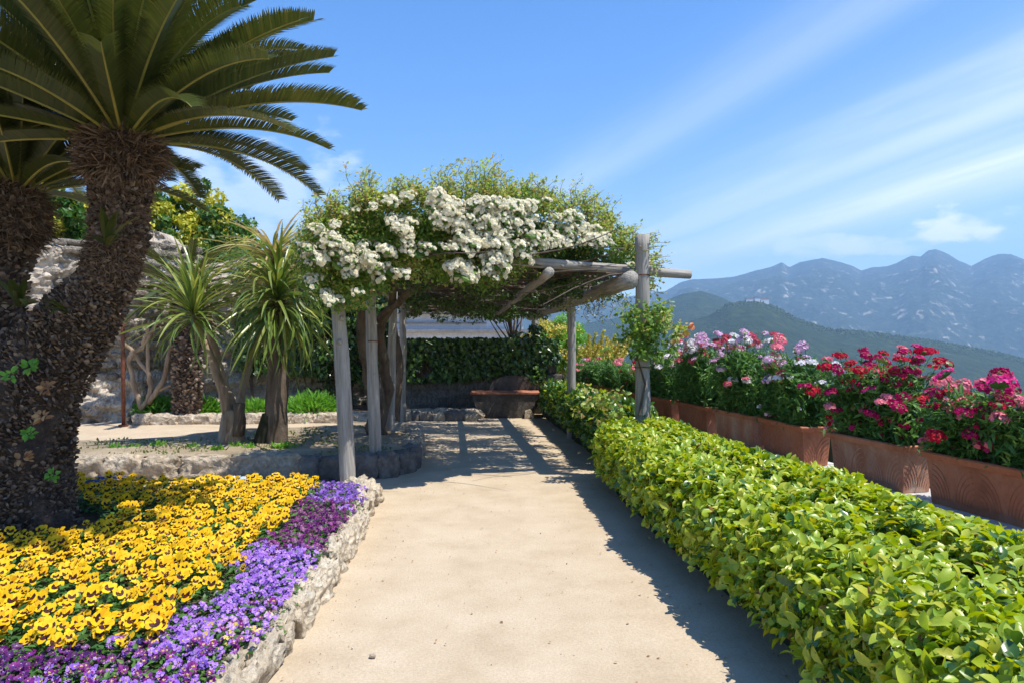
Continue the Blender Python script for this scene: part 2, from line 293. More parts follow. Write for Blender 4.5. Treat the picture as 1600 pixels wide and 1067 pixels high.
L_rachis = leafmat('cycad_rachis', [(0.30, 0.26, 0.06), (0.25, 0.24, 0.06)], 0.5, 0.0)
L_cord = leafmat('cordyline_leaf', [(0.10, 0.17, 0.03), (0.18, 0.25, 0.045), (0.06, 0.12, 0.022), (0.32, 0.35, 0.08), (0.13, 0.20, 0.035)], 0.33, 0.25, spec=0.5)
L_cordy = leafmat('yellowing_cordyline_leaf', [(0.42, 0.38, 0.12), (0.50, 0.40, 0.16), (0.30, 0.32, 0.09), (0.52, 0.38, 0.20), (0.24, 0.28, 0.07)], 0.4, 0.25, spec=0.4)
L_tree = leafmat('dark_tree_leaf', [(0.05, 0.13, 0.02), (0.08, 0.18, 0.03), (0.035, 0.09, 0.018)], 0.4, 0.3)
L_ytree = leafmat('yellow_tree_leaf', [(0.58, 0.54, 0.05), (0.45, 0.48, 0.05), (0.66, 0.58, 0.09), (0.30, 0.38, 0.04)], 0.5, 0.3, tcol=1.2)
L_gold = leafmat('golden_conifer_leaf', [(0.55, 0.50, 0.07), (0.62, 0.52, 0.10), (0.42, 0.42, 0.06), (0.66, 0.50, 0.16)], 0.6, 0.25, tcol=1.2)
L_ivy = leafmat('ivy_leaf', [(0.014, 0.04, 0.008), (0.024, 0.06, 0.012), (0.045, 0.10, 0.018), (0.08, 0.16, 0.025)], 0.33, 0.15, spec=0.5)  # green deepened so the colour carries the shade at the path end
L_fern = leafmat('bright_fern_leaf', [(0.14, 0.34, 0.04), (0.20, 0.42, 0.06), (0.10, 0.27, 0.03)], 0.5, 0.35)
L_dia = leafmat('dianthus_leaf', [(0.06, 0.16, 0.035), (0.09, 0.21, 0.045), (0.13, 0.27, 0.06), (0.045, 0.12, 0.03), (0.17, 0.32, 0.08)], 0.45, 0.3)
FL = {k: leafmat(k + '_dianthus_petal', c, 0.6, 0.25, tcol=1.1, spec=0.2) for k, c in {
    'red': [(0.55, 0.008, 0.03), (0.42, 0.005, 0.02), (0.68, 0.02, 0.06)],
    'crimson': [(0.45, 0.008, 0.09), (0.60, 0.02, 0.16), (0.36, 0.005, 0.06)],
    'magenta': [(0.70, 0.03, 0.22), (0.60, 0.015, 0.16), (0.78, 0.06, 0.30)],
    'pink': [(0.85, 0.24, 0.30), (0.88, 0.32, 0.38), (0.80, 0.18, 0.26)],
    'rose': [(0.62, 0.10, 0.15), (0.70, 0.18, 0.24), (0.52, 0.06, 0.10)],
    'lilac': [(0.75, 0.48, 0.68), (0.82, 0.58, 0.75), (0.70, 0.38, 0.60)],
    'white': [(0.86, 0.80, 0.84), (0.82, 0.72, 0.78), (0.90, 0.88, 0.88)]}.items()}
L_dry = leafmat('dry_leaf', [(0.35, 0.18, 0.07), (0.25, 0.12, 0.05), (0.45, 0.26, 0.10)], 0.7, 0.15)
L_orange = leafmat('orange_shoot_leaf', [(0.60, 0.25, 0.05), (0.45, 0.38, 0.07), (0.55, 0.16, 0.05)], 0.5, 0.3)

# ------------------------------------------------------------------ leaf templates (local Y = leaf axis, Z = normal)
def leaf_t(rows, fold=0.25, curl=0.25):
    """rows: (t, half width)"""
    V = []; Fc = []; idx = []
    for t, w in rows:
        z = -curl * t * t
        if w == 0: idx.append((len(V),)); V.append((0, t, z))
        else: idx.append((len(V), len(V) + 1, len(V) + 2)); V += [(-w, t, z + fold * w), (0, t, z), (w, t, z + fold * w)]
    for a, b in zip(idx[:-1], idx[1:]):
        if len(a) == 1 and len(b) == 3: Fc += [(a[0], b[1], b[0]), (a[0], b[2], b[1])]
        elif len(a) == 3 and len(b) == 1: Fc += [(a[0], a[1], b[0]), (a[1], a[2], b[0])]
        else: Fc += [(a[0], a[1], b[1]), (a[0], b[1], b[0]), (a[1], a[2], b[2]), (a[1], b[2], b[1])]
    return np.array(V, float), np.array(Fc, int)
T_hedge = leaf_t([(0, 0), (0.12, 0.08), (0.38, 0.25), (0.66, 0.29), (0.88, 0.16), (1, 0)], 0.5, 0.38)
T_leaf = leaf_t([(0, 0), (0.35, 0.26), (0.7, 0.24), (1, 0)], 0.25, 0.2)
T_small = leaf_t([(0, 0), (0.5, 0.3), (1, 0)], 0.3, 0.15)
T_lance = leaf_t([(0, 0), (0.4, 0.085), (0.75, 0.06), (1, 0)], 0.3, 0.35)
T_ivy = leaf_t([(0, 0), (0.1, 0.32), (0.35, 0.36), (0.5, 0.25), (1, 0)], 0.2, 0.15)
T_strap = leaf_t([(0, 0.02), (0.3, 0.035), (0.6, 0.03), (1, 0)], 0.3, 0.5)

def scatter_leaves(pos, dirs, nrm, size, T): return bake(T[0], T[1], frames(dirs, nrm), pos, size)
def clump_leaves(centres, radii, n_each, size, T, up=0.4, squash=0.8, shell=0.55, droop=0.2):
    cs = np.repeat(np.asarray(centres, float), n_each, axis=0); rs = np.repeat(np.asarray(radii, float), n_each)
    n = len(cs); d = randdir(n); rr = shell + (1 - shell) * rng.random(n) ** 0.6
    off = d * (rs * rr)[:, None]; off[:, 2] *= squash
    pos = cs + off
    nr = unit(d + rng.normal(scale=0.45, size=(n, 3)) + np.array([0, 0, up])); t = unit(np.cross(nr, randdir(n)) + d * 0.5 - np.array([0, 0, droop]))
    s = size * rng.uniform(0.65, 1.25, n)
    return scatter_leaves(pos, t, nr, s, T)

# stones
_ico = {}
def ico(sub):
    if sub not in _ico:
        bm = bmesh.new(); bmesh.ops.create_icosphere(bm, subdivisions=sub, radius=1.0)
        _ico[sub] = (np.array([v.co[:] for v in bm.verts]), np.array([[v.index for v in f.verts] for f in bm.faces])); bm.free()
    return _ico[sub]
def stone_mesh(name, mat, sx, sy, sz, sub=3, rough=0.16, boxy=0.55, seed=0.0, freq=1.3, smooth=True):
    V, Fc = ico(sub); W = []
    for v in V:
        a = np.abs(v); q = np.sign(v) * a ** boxy; q = q / max(1e-6, np.max(np.abs(q))) * (0.80 + 0.2 * np.linalg.norm(v))
        q = q * 0.6 + v * 0.4
        p = Vector(q) * freq + Vector((seed, seed * 1.7, seed * 0.3))
        k = 1 + rough * mn.fractal(p, 0.8, 2.1, 4) + rough * 0.35 * mn.noise(p * 5)
        W.append((q[0] * k * sx, q[1] * k * sy, q[2] * k * sz))
    return npmesh(name, W, Fc, mat, None, smooth)

# ================================================================== LARGE STRUCTURE
# ---- terrace ground (sand) with fine unevenness
def planter_x(Y): return 4.25 - 0.19 * Y
gx = np.concatenate([np.linspace(-22, -6, 18)[:-1], np.linspace(-6, 3, 91), ])
gy = np.concatenate([np.linspace(-6, 1, 12)[:-1], np.linspace(1, 16, 121), np.linspace(16, 34, 14)[1:]])
X, Y = np.meshgrid(gx, gy); tt = (X + 22) / 25.0; Xs = -22 + tt * (planter_x(Y) + 0.45 + 22)
Z = (fbm(Xs * 0.9, Y * 0.9, 4, 3) - 0.5) * 0.035
def gridmesh(name, X, Y, Z, mat, smooth=True):
    ny, nx = X.shape; V = np.stack([X, Y, Z], -1).reshape(-1, 3); i = np.arange(ny * nx).reshape(ny, nx)
    q = np.stack([i[:-1, :-1], i[:-1, 1:], i[1:, 1:], i[1:, :-1]], -1).reshape(-1, 4)
    return npmesh(name, V, q, mat, None, smooth)
tag(link('path', gridmesh('path', Xs, Y, Z, m_sand)), kind='structure')

# ---- far land, sea
m_sea = surf('sea_water', [(0.3, (0.01, 0.05, 0.09)), (0.7, (0.015, 0.07, 0.11))], 0.004, 0.25, 0.3, 0.02, dist=1.0, spec=0.5)
V = [(-24000, -500, -350), (24000, -500, -350), (24000, 15500, -350), (-24000, 15500, -350)]
tag(link('sea', npmesh('sea', V, [(0, 1, 2, 3)], m_sea)), kind='structure')
def landmat(name, green, rock, lo, hi, sc, bs, dist):
    m, N, L, out = nm(name)
    b = N.new('ShaderNodeBsdfPrincipled'); b.inputs['Roughness'].default_value = 0.95; b.inputs['Specular IOR Level'].default_value = 0.1
    t = N.new('ShaderNodeTexCoord')
    n = N.new('ShaderNodeTexNoise'); n.inputs['Scale'].default_value = sc; n.inputs['Detail'].default_value = 10; n.inputs['Roughness'].default_value = 0.7; n.inputs['Distortion'].default_value = 0.6
    L.new(t.outputs['Object'], n.inputs['Vector'])
    g = N.new('ShaderNodeNewGeometry'); s = N.new('ShaderNodeSeparateXYZ'); L.new(g.outputs['Normal'], s.inputs[0])
    a = N.new('ShaderNodeMath'); a.operation = 'MULTIPLY_ADD'; L.new(s.outputs[2], a.inputs[0]); a.inputs[1].default_value = -0.22; L.new(n.outputs['Fac'], a.inputs[2])
    mr = N.new('ShaderNodeMapRange'); mr.interpolation_type = 'SMOOTHSTEP'; mr.inputs['From Min'].default_value = lo; mr.inputs['From Max'].default_value = hi; L.new(a.outputs[0], mr.inputs['Value'])
    n3 = N.new('ShaderNodeTexNoise'); n3.inputs['Scale'].default_value = sc * 4; n3.inputs['Detail'].default_value = 6; L.new(t.outputs['Object'], n3.inputs['Vector'])
    gr = ramp(N, [(0.3, tuple(c * 0.6 for c in green)), (0.55, green), (0.75, (green[0] * 2.0, green[1] * 1.6, green[2] * 1.4))]); L.new(n3.outputs['Fac'], gr.inputs[0])
    mx = N.new('ShaderNodeMix'); mx.data_type = 'RGBA'; L.new(mr.outputs[0], mx.inputs[0]); L.new(gr.outputs[0], mx.inputs[6]); mx.inputs[7].default_value = (*rock, 1)
    L.new(mx.outputs[2], b.inputs['Base Color'])
    n4 = N.new('ShaderNodeTexVoronoi'); n4.inputs['Scale'].default_value = bs; L.new(t.outputs['Object'], n4.inputs['Vector'])
    bp = N.new('ShaderNodeBump'); bp.inputs['Strength'].default_value = 0.9; bp.inputs['Distance'].default_value = dist; L.new(n4.outputs['Distance'], bp.inputs['Height']); L.new(bp.outputs[0], b.inputs['Normal'])
    L.new(b.outputs[0], out.inputs[0]); return m
def ridge(name, prof, Rr, wf, wb, base, mat, amp, fs, px0, px1, nx, nr, seed, crest=0.08, rg=True):
    pxs = np.linspace(px0, px1, nx); pr = np.array(prof, float)
    top = (534 - np.interp(pxs, pr[:, 0], pr[:, 1])) / F * Rr + EYE
    s = np.linspace(-1, 1, nr)
    PX, S = np.meshgrid(pxs, s); T = np.broadcast_to(top, PX.shape)
    D = np.where(S < 0, Rr + S * wf, Rr + S * wb)
    shp = np.where(S < 0, (1 - np.abs(S)) ** 0.95, (1 - np.abs(S)) ** 1.3)
    Xw = (PX - 800) / F * D
    nz = fbm(Xw / fs, D / fs, 8, seed, ridge=rg, gain=0.56) - 0.5
    fall = np.clip(np.abs(S) * 3.0, crest, 1) * np.clip((1 - np.abs(S)) * 6, 0, 1)
    H = base + (T - base) * shp + nz * amp * fall
    o = link(name, gridmesh(name, Xw, D, H, mat)); return tag(o, kind='structure')
m_far = landmat('mountain_slopes', (0.030, 0.045, 0.030), (0.36, 0.32, 0.27), 0.36, 0.50, 0.009, 0.02, 10)
m_mid = landmat('hill_woods', (0.024, 0.040, 0.014), (0.16, 0.14, 0.09), 0.44, 0.60, 0.006, 0.10, 6)
ridge('far_mountains', [(-2600, 420), (-900, 395), (-200, 430), (300, 440), (700, 455), (860, 470), (960, 468), (1040, 455), (1062, 442), (1080, 437), (1120, 435), (1150, 432), (1185, 422), (1205, 418), (1222, 411), (1233, 419), (1250, 411), (1285, 404), (1310, 410), (1330, 415), (1345, 423), (1362, 418), (1385, 417), (1400, 413), (1424, 401), (1438, 403), (1450, 393), (1462, 391), (1480, 398), (1500, 410), (1518, 417), (1540, 405), (1560, 398), (1580, 398), (1605, 408), (1700, 430), (1800, 405), (2100, 420), (2600, 390), (4200, 420)],
      8500, 4200, 2500, -350, m_far, 520, 1500, -2600, 4200, 1900, 170, 11, crest=0.10)
ridge('distant_hill', [(-1200, 700), (200, 600), (700, 520), (880, 512), (960, 498), (1010, 485), (1040, 470), (1065, 460), (1095, 455), (1125, 464), (1160, 480), (1210, 502), (1300, 545), (1400, 585), (1600, 640), (2400, 760)],
      3900, 1500, 900, -350, m_mid, 160, 700, -1200, 2400, 700, 90, 23)
ridge('wooded_hill', [(-900, 900), (500, 640), (800, 560), (930, 545), (1000, 528), (1060, 508), (1110, 492), (1140, 475), (1170, 471), (1192, 472), (1215, 482), (1250, 500), (1290, 514), (1340, 518), (1400, 525), (1450, 532), (1500, 540), (1560, 551), (1620, 566), (1700, 590), (2000, 700), (2600, 900)],
      2700, 1500, 700, -350, m_mid, 85, 420, -900, 2600, 900, 110, 37, rg=True)
# tree line on the wooded hill crest: many small crowns as one far wood
pts = []
pr = np.array([(1000, 528), (1060, 508), (1110, 492), (1140, 475), (1170, 471), (1192, 472), (1215, 482), (1250, 500), (1290, 514), (1340, 518), (1400, 525), (1450, 532), (1500, 540), (1560, 551), (1620, 566)], float)
bm_v, bm_f = ico(1); n = 1500
px = rng.uniform(1120, 1640, n); D = 2700 - np.abs(rng.normal(scale=60, size=n)); top = (534 - np.interp(px, pr[:, 0], pr[:, 1])) / F * 2700 + EYE
sh = (1 - (2700 - D) / 1500) ** 0.95; zz = -350 + (top + 350) * sh
pos = np.stack([(px - 800) / F * D, D, zz + 1], -1); sc = np.stack([rng.uniform(3, 7, n), rng.uniform(3, 7, n), rng.uniform(3, 8, n)], -1)
Vv, Ff = bake(bm_v, bm_f, frames(randdir(n) * [1, 1, 0.05] + [0, 0.01, 0], np.tile([0, 0, 1.0], (n, 1))), pos, sc)
o = link('hilltop_wood', npmesh('hilltop_wood', Vv, Ff, leafmat('far_wood', [(0.03, 0.055, 0.018), (0.05, 0.08, 0.025), (0.02, 0.04, 0.015)], 0.9, 0)), kind='stuff'); tag(o, 'dark wood of small round trees along the crest of the green hill', 'wood')
# hamlet on the hill crest
e = empty('hilltop_house', P(1178, 471, 2690), 'tiny pale buildings on the crest of the green middle hill', 'house')
mb = MB(); b0 = P(1178, 472, 2690)
for k, (dx, w, h) in enumerate([(-32, 26, 10), (0, 20, 14), (24, 30, 9)]): mb.box((b0.x + dx, b0.y - 10, b0.z - 12), (b0.x + dx + w, b0.y + 8, b0.z + h))
link('wall', mb.mesh('hill_house', m_plaster), e)
mb = MB()
for k, (dx, w, h) in enumerate([(-32, 26, 10), (0, 20, 14), (24, 30, 9)]): mb.box((b0.x + dx - 1, b0.y - 11, b0.z + h + 0.05), (b0.x + dx + w + 1, b0.y + 9, b0.z + h + 2))
link('roof', mb.mesh('hill_roof', m_terra), e)
# hillside falling away below the terrace
pxs = np.linspace(-18, 18, 60)
rr = np.concatenate([np.linspace(0, 1, 50)]); A, S = np.meshgrid(np.linspace(0, 1, 60), rr)
X0 = planter_x(np.linspace(-30, 34, 60)) + 0.5; Y0 = np.linspace(-30, 34, 60)
Xh = X0[None, :] + S ** 1.5 * 900; Yh = Y0[None, :] + S ** 1.5 * (Y0[None, :] * 14); Zh = -2.6 - 360 * S ** 1.2 + (fbm(Xh / 40, Yh / 40, 4, 5) - 0.5) * 30 * S
tag(link('hillside', gridmesh('hillside', Xh, Yh, Zh, m_mid)), kind='structure')
Yb, Sb = np.meshgrid(np.linspace(0, 1, 50), np.linspace(0, 1, 40))
Xb = -60 + Yb * 75 + (Yb - 0.5) * 1500 * Sb; Ybk = 34.2 + Sb ** 1.4 * 1000; Zb = -0.5 - 350 * Sb ** 1.1 + (fbm(Xb / 40, Ybk / 40, 4, 6) - 0.5) * 20 * Sb
tag(link('back_hillside', gridmesh('back_hillside', Xb, Ybk, Zb, m_mid)), kind='structure')

# ---- haze
m, N, L, out = nm('haze_air'); pv = N.new('ShaderNodeVolumePrincipled'); pv.inputs['Color'].default_value = (0.44, 0.69, 1.0, 1); pv.inputs['Density'].default_value = 0.92e-4; pv.inputs['Anisotropy'].default_value = 0.1
L.new(pv.outputs[0], out.inputs['Volume'])
mb = MB(); mb.box((-25000, -700, -351), (25000, 16000, 1900)); tag(link('haze', mb.mesh('haze', m)), 'pale blue haze in the air over the valley', 'haze', kind='stuff')

# ================================================================== GARDEN
# ---- parapet wall under the planters
e = empty('parapet_wall', (planter_x(8), 8, 0), 'low pale parapet wall carrying the row of terracotta planters along the right edge', 'wall')
mbw = MB(); mbc = MB()
def strip(mb, x0, x1, z0, z1, ya, yb, m=0):
    V = []
    for y in (ya, yb):
        for dx in (x0, x1):
            for z in (z0, z1): V.append((planter_x(y) + dx, y, z))
    mb.add(V, [(0, 1, 3, 2), (4, 6, 7, 5), (0, 4, 5, 1), (2, 3, 7, 6), (1, 5, 7, 3), (0, 2, 6, 4)], m)
strip(mbw, -0.02, 0.46, -3.0, 0.285, -6, 34); link('wall_body', mbw.mesh('wall_body', m_tufa), e)
y = 0.9; k = 0
while y < 20:
    mb = MB(); l = random.uniform(0.95, 1.15); strip(mb, -0.06, 0.50, 0.29, 0.338 + random.uniform(-0.004, 0.004), y + 0.006, y + l - 0.006)
    link('coping_slab', mb.mesh('coping_slab', m_marble), e); y += l

# ---- flower bed soil
kerb_pts = [(-1.20, 0.6), (-1.20, 2.0), (-1.21, 3.2), (-1.22, 4.4), (-1.26, 5.4), (-1.34, 6.4), (-1.42, 6.9)]
def kx(Y): return float(np.interp(Y, [p[1] for p in kerb_pts], [p[0] for p in kerb_pts]))
gy = np.linspace(0.3, 7.05, 60); uu = np.linspace(0, 1, 60); U, Yb = np.meshgrid(uu, gy)
KX = np.interp(Yb, [p[1] for p in kerb_pts], [p[0] for p in kerb_pts]) + 0.01
Xb = KX - U * (6.2 + KX); Zb = 0.02 + 0.10 * np.clip((KX - Xb) * 8, 0, 1) * np.clip((7.05 - Yb) * 4, 0, 1) + (fbm(Xb * 4, Yb * 4, 4, 9) - 0.5) * 0.05
tag(link('flower_bed_soil', gridmesh('flower_bed_soil', Xb, Yb, Zb, m_soil)), kind='structure')

# ---- kerb of rough limestone along the flower bed
e = empty('stone_kerb', (-1.2, 3, 0), 'low kerb of rough pitted pale limestone edging the pansy bed beside the sandy path', 'kerb')
y = 1.2; k = 0
while y < 6.75:
    l = random.uniform(0.20, 0.42); yc = y + l / 2; x = kx(yc); h = random.uniform(0.10, 0.15)
    me = stone_mesh('kerb_stone', m_lime, 0.062 + random.uniform(0, 0.02), l * 0.52, h, 4, 0.45, 0.7, k * 3.7 + 1, 1.9)
    ang = math.atan2(kx(yc + 0.2) - kx(yc - 0.2), 0.4)
    link('stone', me, e, Matrix.Translation((x + random.uniform(-0.015, 0.015), yc, 0.055)) @ Matrix.Rotation(-ang + random.uniform(-0.15, 0.15), 4, 'Z')); y += l * 0.93; k += 1
for (x, yy, r) in [(-1.43, 6.95, 0.13), (-1.60, 7.14, 0.11)]:
    link('stone', stone_mesh('kerb_stone', m_lime, r, r * 1.15, 0.14, 4, 0.35, 0.7, x * 9, 1.4), e, Matrix.Translation((x, yy, 0.07)))
x = -1.8
while x > -6:
    l = random.uniform(0.25, 0.4); link('stone', stone_mesh('kerb_stone', m_lime, l * 0.6, 0.09, 0.085, 3, 0.3, 0.7, x * 5, 1.4), e, Matrix.Translation((x, 7.2, 0.03))); x -= l

# ---- raised tree bed with retaining wall
BZ = 0.27
front = [(-7.5, 8.15), (-5.2, 8.15), (-3.2, 8.2), (-1.9, 8.2), (-1.45, 8.35), (-1.28, 8.75), (-1.34, 9.6), (-1.45, 10.5), (-1.62, 11.5)]
back = [(-2.2, 11.9), (-3.2, 11.3), (-4.6, 10.2), (-6.0, 9.3), (-7.5, 9.0)]
poly = front + back
bm = bmesh.new(); vs = [bm.verts.new((x, y, BZ)) for x, y in poly]; f = bm.faces.new(vs); bmesh.ops.triangulate(bm, faces=[f])
bmesh.ops.subdivide_edges(bm, edges=bm.edges[:], cuts=6, use_grid_fill=True)
for v in bm.verts: v.co.z += 0.05 * mn.noise(v.co * 1.3) + 0.03 * mn.noise(v.co * 5) - (0.22 if (v.co.y > 9.0 + (v.co.x + 7.5) * 0.52 - 0.05) else 0)
me = bpy.data.meshes.new('tree_bed_soil'); bm.to_mesh(me); bm.free(); me.materials.append(m_dry)
for p in me.polygons: p.use_smooth = True
tag(link('tree_bed_soil', me), kind='structure')
e = empty('retaining_wall', (-3, 8.2, 0), 'low retaining wall of rough tufa blocks holding the raised bed of the strap leaved trees', 'wall')
segs = [(Vector((a[0], a[1], 0)), Vector((b[0], b[1], 0))) for a, b in zip(front[:-1], front[1:])]
cum = [0]
for a, b in segs: cum.append(cum[-1] + (b - a).length)
def along_f(s):
    for i, (a, b) in enumerate(segs):
        if s <= cum[i + 1] or i == len(segs) - 1:
            t = (s - cum[i]) / (cum[i + 1] - cum[i]); return a.lerp(b, t), (b - a).normalized()
s = 0.1; k = 0
while s < cum[-1] - 0.1:
    big = s < 5.0; l = random.uniform(0.45, 0.85) if big else random.uniform(0.24, 0.40)
    p, d = along_f(s + l / 2); ang = math.atan2(d.y, d.x)
    me = stone_mesh('wall_block', m_tufa if not (4.6 < s < 6.6) else m_greystone, l * 0.51, 0.14, 0.165 + random.uniform(-0.02, 0.015), 4, 0.30 if big else 0.22, 0.6, k * 5.3, 1.8)  # greystone stretch puts the shadow on the right-hand stones into their colour
    link('stone', me, e, Matrix.Translation((p.x, p.y + 0.02, 0.125)) @ Matrix.Rotation(ang + random.uniform(-0.08, 0.08), 4, 'Z')); s += l * 0.95; k += 1

# ---- back garden wall: leaning old rubble wall
e = empty('rubble_wall', (-8, 14, 0), 'tall sunlit rubble stone wall of the garden seen between the dark cycad trunk and the strap leaved trees', 'wall')
def wallpt(u, z):
    # u runs along the wall from the left
    pl = [(-14, 12.6), (-9.2, 13.7), (-7.6, 14.1), (-6.9, 15.2), (-4.5, 16.0), (-3.0, 16.3)]
    t = u * (len(pl) - 1); i = min(int(t), len(pl) - 2); t -= i
    return Vector((pl[i][0] * (1 - t) + pl[i + 1][0] * t, pl[i][1] * (1 - t) + pl[i + 1][1] * t + z * 0.12, z))
nu, nz = 300, 90; V = []
for j in range(nz):
    for i in range(nu):
        u = i / (nu - 1); z = j / (nz - 1) * (3.7 - 0.5 * max(0, u - 0.45) * 2 + 0.25 * math.sin(u * 19)); p = wallpt(u, z)
        dd = mn.fractal(Vector((p.x * 1.2, p.y, z * 1.4)), 0.7, 2.2, 7) * 0.30
        p.y -= dd; p.x += 0.3 * dd; V.append(p[:])
Fq = [(j * nu + i, j * nu + i + 1, (j + 1) * nu + i + 1, (j + 1) * nu + i) for j in range(nz - 1) for i in range(nu - 1)]
top_i = [(nz - 1) * nu + i for i in range(nu)]; nb = len(V)
for i in range(nu): q = V[top_i[i]]; V.append((q[0], q[1] + 0.6, q[2]))
for i in range(nu): q = V[top_i[i]]; V.append((q[0], q[1] + 0.65, -0.1))
Fq += [(top_i[i], top_i[i + 1], nb + i + 1, nb + i) for i in range(nu - 1)] + [(nb + i, nb + i + 1, nb + nu + i + 1, nb + nu + i) for i in range(nu - 1)]
link('wall_core', npmesh('wall_core', V, Fq, m_wallstone, None, False), e)
svars = [stone_mesh('rubble_stone', m_wallstone, 1, 0.55, 0.5, 2, 0.25, 0.6, k * 7.7, 1.2, smooth=False) for k in range(8)]
cnt = 0; z = 0.9
while z < 3.7 and cnt < 290:
    u = 0.10 + random.uniform(0, 0.02)
    while u < 0.60 and cnt < 290:
        w = random.uniform(0.10, 0.22); p = wallpt(u, z)
        dd = mn.fractal(Vector((p.x * 1.2, p.y, z * 1.4)), 0.9, 2.1, 5) * 0.28
        if random.random() < 0.8:
            link('stone', random.choice(svars), e, Matrix.Translation((p.x + 0.3 * dd, p.y - dd, z)) @ Matrix.Rotation(random.uniform(0.1, 0.4) if u < 0.4 else 0.6, 4, 'Z') @ Matrix.Rotation(random.uniform(-0.15, 0.15), 4, 'Y') @ Matrix.Diagonal((w * 0.8, random.uniform(0.1, 0.16), random.uniform(0.09, 0.16), 1))); cnt += 1
        u += w * 2.6 / 16
    z += random.uniform(0.16, 0.24)

# ---- low kerb at the back in front of the shrubs
e = empty('back_kerb', (-4, 14, 0), 'low pale stone kerb in front of the bright green shrubs at the garden wall', 'kerb')
x = -7.3; k = 0
while x < -1.0:
    l = random.uniform(0.3, 0.6); yy = 13.7 + 0.08 * (x + 7) + (0.6 if x > -2.6 else 0)
    link('stone', stone_mesh('kerb_stone', m_tufa, l * 0.58, 0.16, 0.15, 2, 0.25, 0.6, k * 2.9, 1.3, smooth=False), e, Matrix.Translation((x + l / 2, yy, 0.06))); x += l * 0.95; k += 1
V = [(-7.6, 13.7, 0.10), (-0.9, 14.9, 0.10), (-1.2, 17.2, 0.16), (-7.4, 16.4, 0.16)]
tag(link('back_bed_soil', npmesh('back_bed_soil', V, [(0, 1, 2, 3)], m_soil)), kind='structure')

# ---- wall end of the path: dark ivy wall, basin, bench
e = empty('end_wall', (-0.6, 15.8, 0), 'dark low stone wall closing the end of the path under the ivy', 'wall')
mb = MB(); mb.box((-2.9, 15.75, -0.1), (1.0, 16.05, 1.5)); link('wall_core', mb.mesh('wall_core', m_dark), e)
svar2 = [stone_mesh('block', m_greystone, 1, 0.6, 0.6, 2, 0.2, 0.45, k * 3.1 + 50, 1.2, smooth=False) for k in range(6)]
z = 0.1
while z < 0.95:
    x = -2.9 + random.uniform(0, 0.1)
    while x < 1.0:
        w = random.uniform(0.16, 0.3); link('stone', random.choice(svar2), e, Matrix.Translation((x + w / 2, 15.74, z)) @ Matrix.Diagonal((w * 0.56, 0.09, 0.17, 1))); x += w
    z += 0.17
def ivy_patch(name, label, lo, hi, n, size, parent=None, mat=L_ivy, T=T_ivy, bulge=0.25, cat='ivy', dens=None):
    e = empty(name, ((lo[0] + hi[0]) / 2, lo[1], lo[2]), label, cat) if parent is None else parent
    x = rng.uniform(lo[0], hi[0], n); z = rng.uniform(lo[2], hi[2], n)
    thick = bulge * (0.4 + fbm(x * 2.2 + 9, z * 2.2, 3, 41)); y = lo[1] - thick * rng.random(n) ** 0.5 + rng.random(n) * (hi[1] - lo[1]) * 0.4
    keep = fbm(x * 1.6, z * 1.9 + 4, 3, 77) + (z - lo[2]) / (hi[2] - lo[2]) * 0.5 > 0.42; x, y, z = x[keep], y[keep], z[keep]; n = len(x)
    nr = unit(np.stack([rng.normal(0, .5, n), -1 + rng.normal(0, .3, n), 0.5 + rng.normal(0, .4, n)], -1)); d = unit(np.stack([rng.normal(0, .7, n), rng.normal(0, .3, n), -0.8 + rng.normal(0, .4, n)], -1))
    V, Fc = scatter_leaves(np.stack([x, y, z], -1), d, nr, size * rng.uniform(0.7, 1.3, n), T)
    link('foliage', npmesh('foliage', V, Fc, mat), e, kind='stuff')
    mb = MB()
    for k in range(12):
        xs = random.uniform(lo[0], hi[0]); pp = [Vector((xs, lo[1] + 0.02, max(0, lo[2] - 0.5)))]
        for j in range(6): pp.append(pp[-1] + Vector((random.uniform(-.2, .2), random.uniform(-.03, .0), (hi[2] - lo[2] + 0.5) / 7)))
        mb.tube(pp, [0.02 - 0.002 * j for j in range(7)], 5)
    link('stem', mb.mesh('ivy_stems', m_bark), e); return e
ivy_patch('ivy', 'dark ivy curtain hanging over the wall at the far end of the path', (-2.7, 15.70, 0.75), (1.0, 16.1, 1.68), 9000, 0.11)
# trough / basin
e = empty('stone_basin', (-0.2, 14.95, 0), 'old stone basin with terracotta coloured rim and arched back at the path end', 'basin')
def prism(mb, cx, y0, y1, prof, m=0):
    n = len(prof); V = [(cx + x, y0, z) for x, z in prof] + [(cx + x, y1, z) for x, z in prof]
    Fc = [(i, (i + 1) % n, n + (i + 1) % n) for i in range(n)] + [(i, n + (i + 1) % n, n + i) for i in range(n)]
    Fc += [(0, i + 1, i) for i in range(1, n - 1)] + [(n, n + i, n + i + 1) for i in range(1, n - 1)]
    mb.add(V, Fc, m)
mb = MB(); prism(mb, -0.15, 14.75, 15.55, [(-0.46, 0.0), (0.46, 0.0), (0.62, 0.25), (0.70, 0.50), (-0.70, 0.50), (-0.62, 0.25)]); link('bowl', mb.mesh('bowl', m_dark), e)  # basin stone coloured dark to carry the pergola's shade
mb = MB(); mb.box((-0.88, 14.72, 0.503), (0.58, 15.6, 0.535)); link('rim', mb.mesh('rim', m_terra), e)
mb = MB(); prism(mb, -0.05, 15.50, 15.68, [(-0.45, 0.3)] + [(-0.55 * math.cos(t) + 0.1, 0.60 + 0.26 * math.sin(t)) for t in np.linspace(0, math.pi, 12)] + [(0.65, 0.3)]); link('back', mb.mesh('back', m_dark), e)
mb = MB(); prism(mb, 0.35, 14.6, 14.75, [(-0.09, 0), (0.09, 0), (0.11, 0.1), (0.03, 0.19), (-0.08, 0.16)]); link('foot_stone', mb.mesh('foot_stone', m_tufa), e)
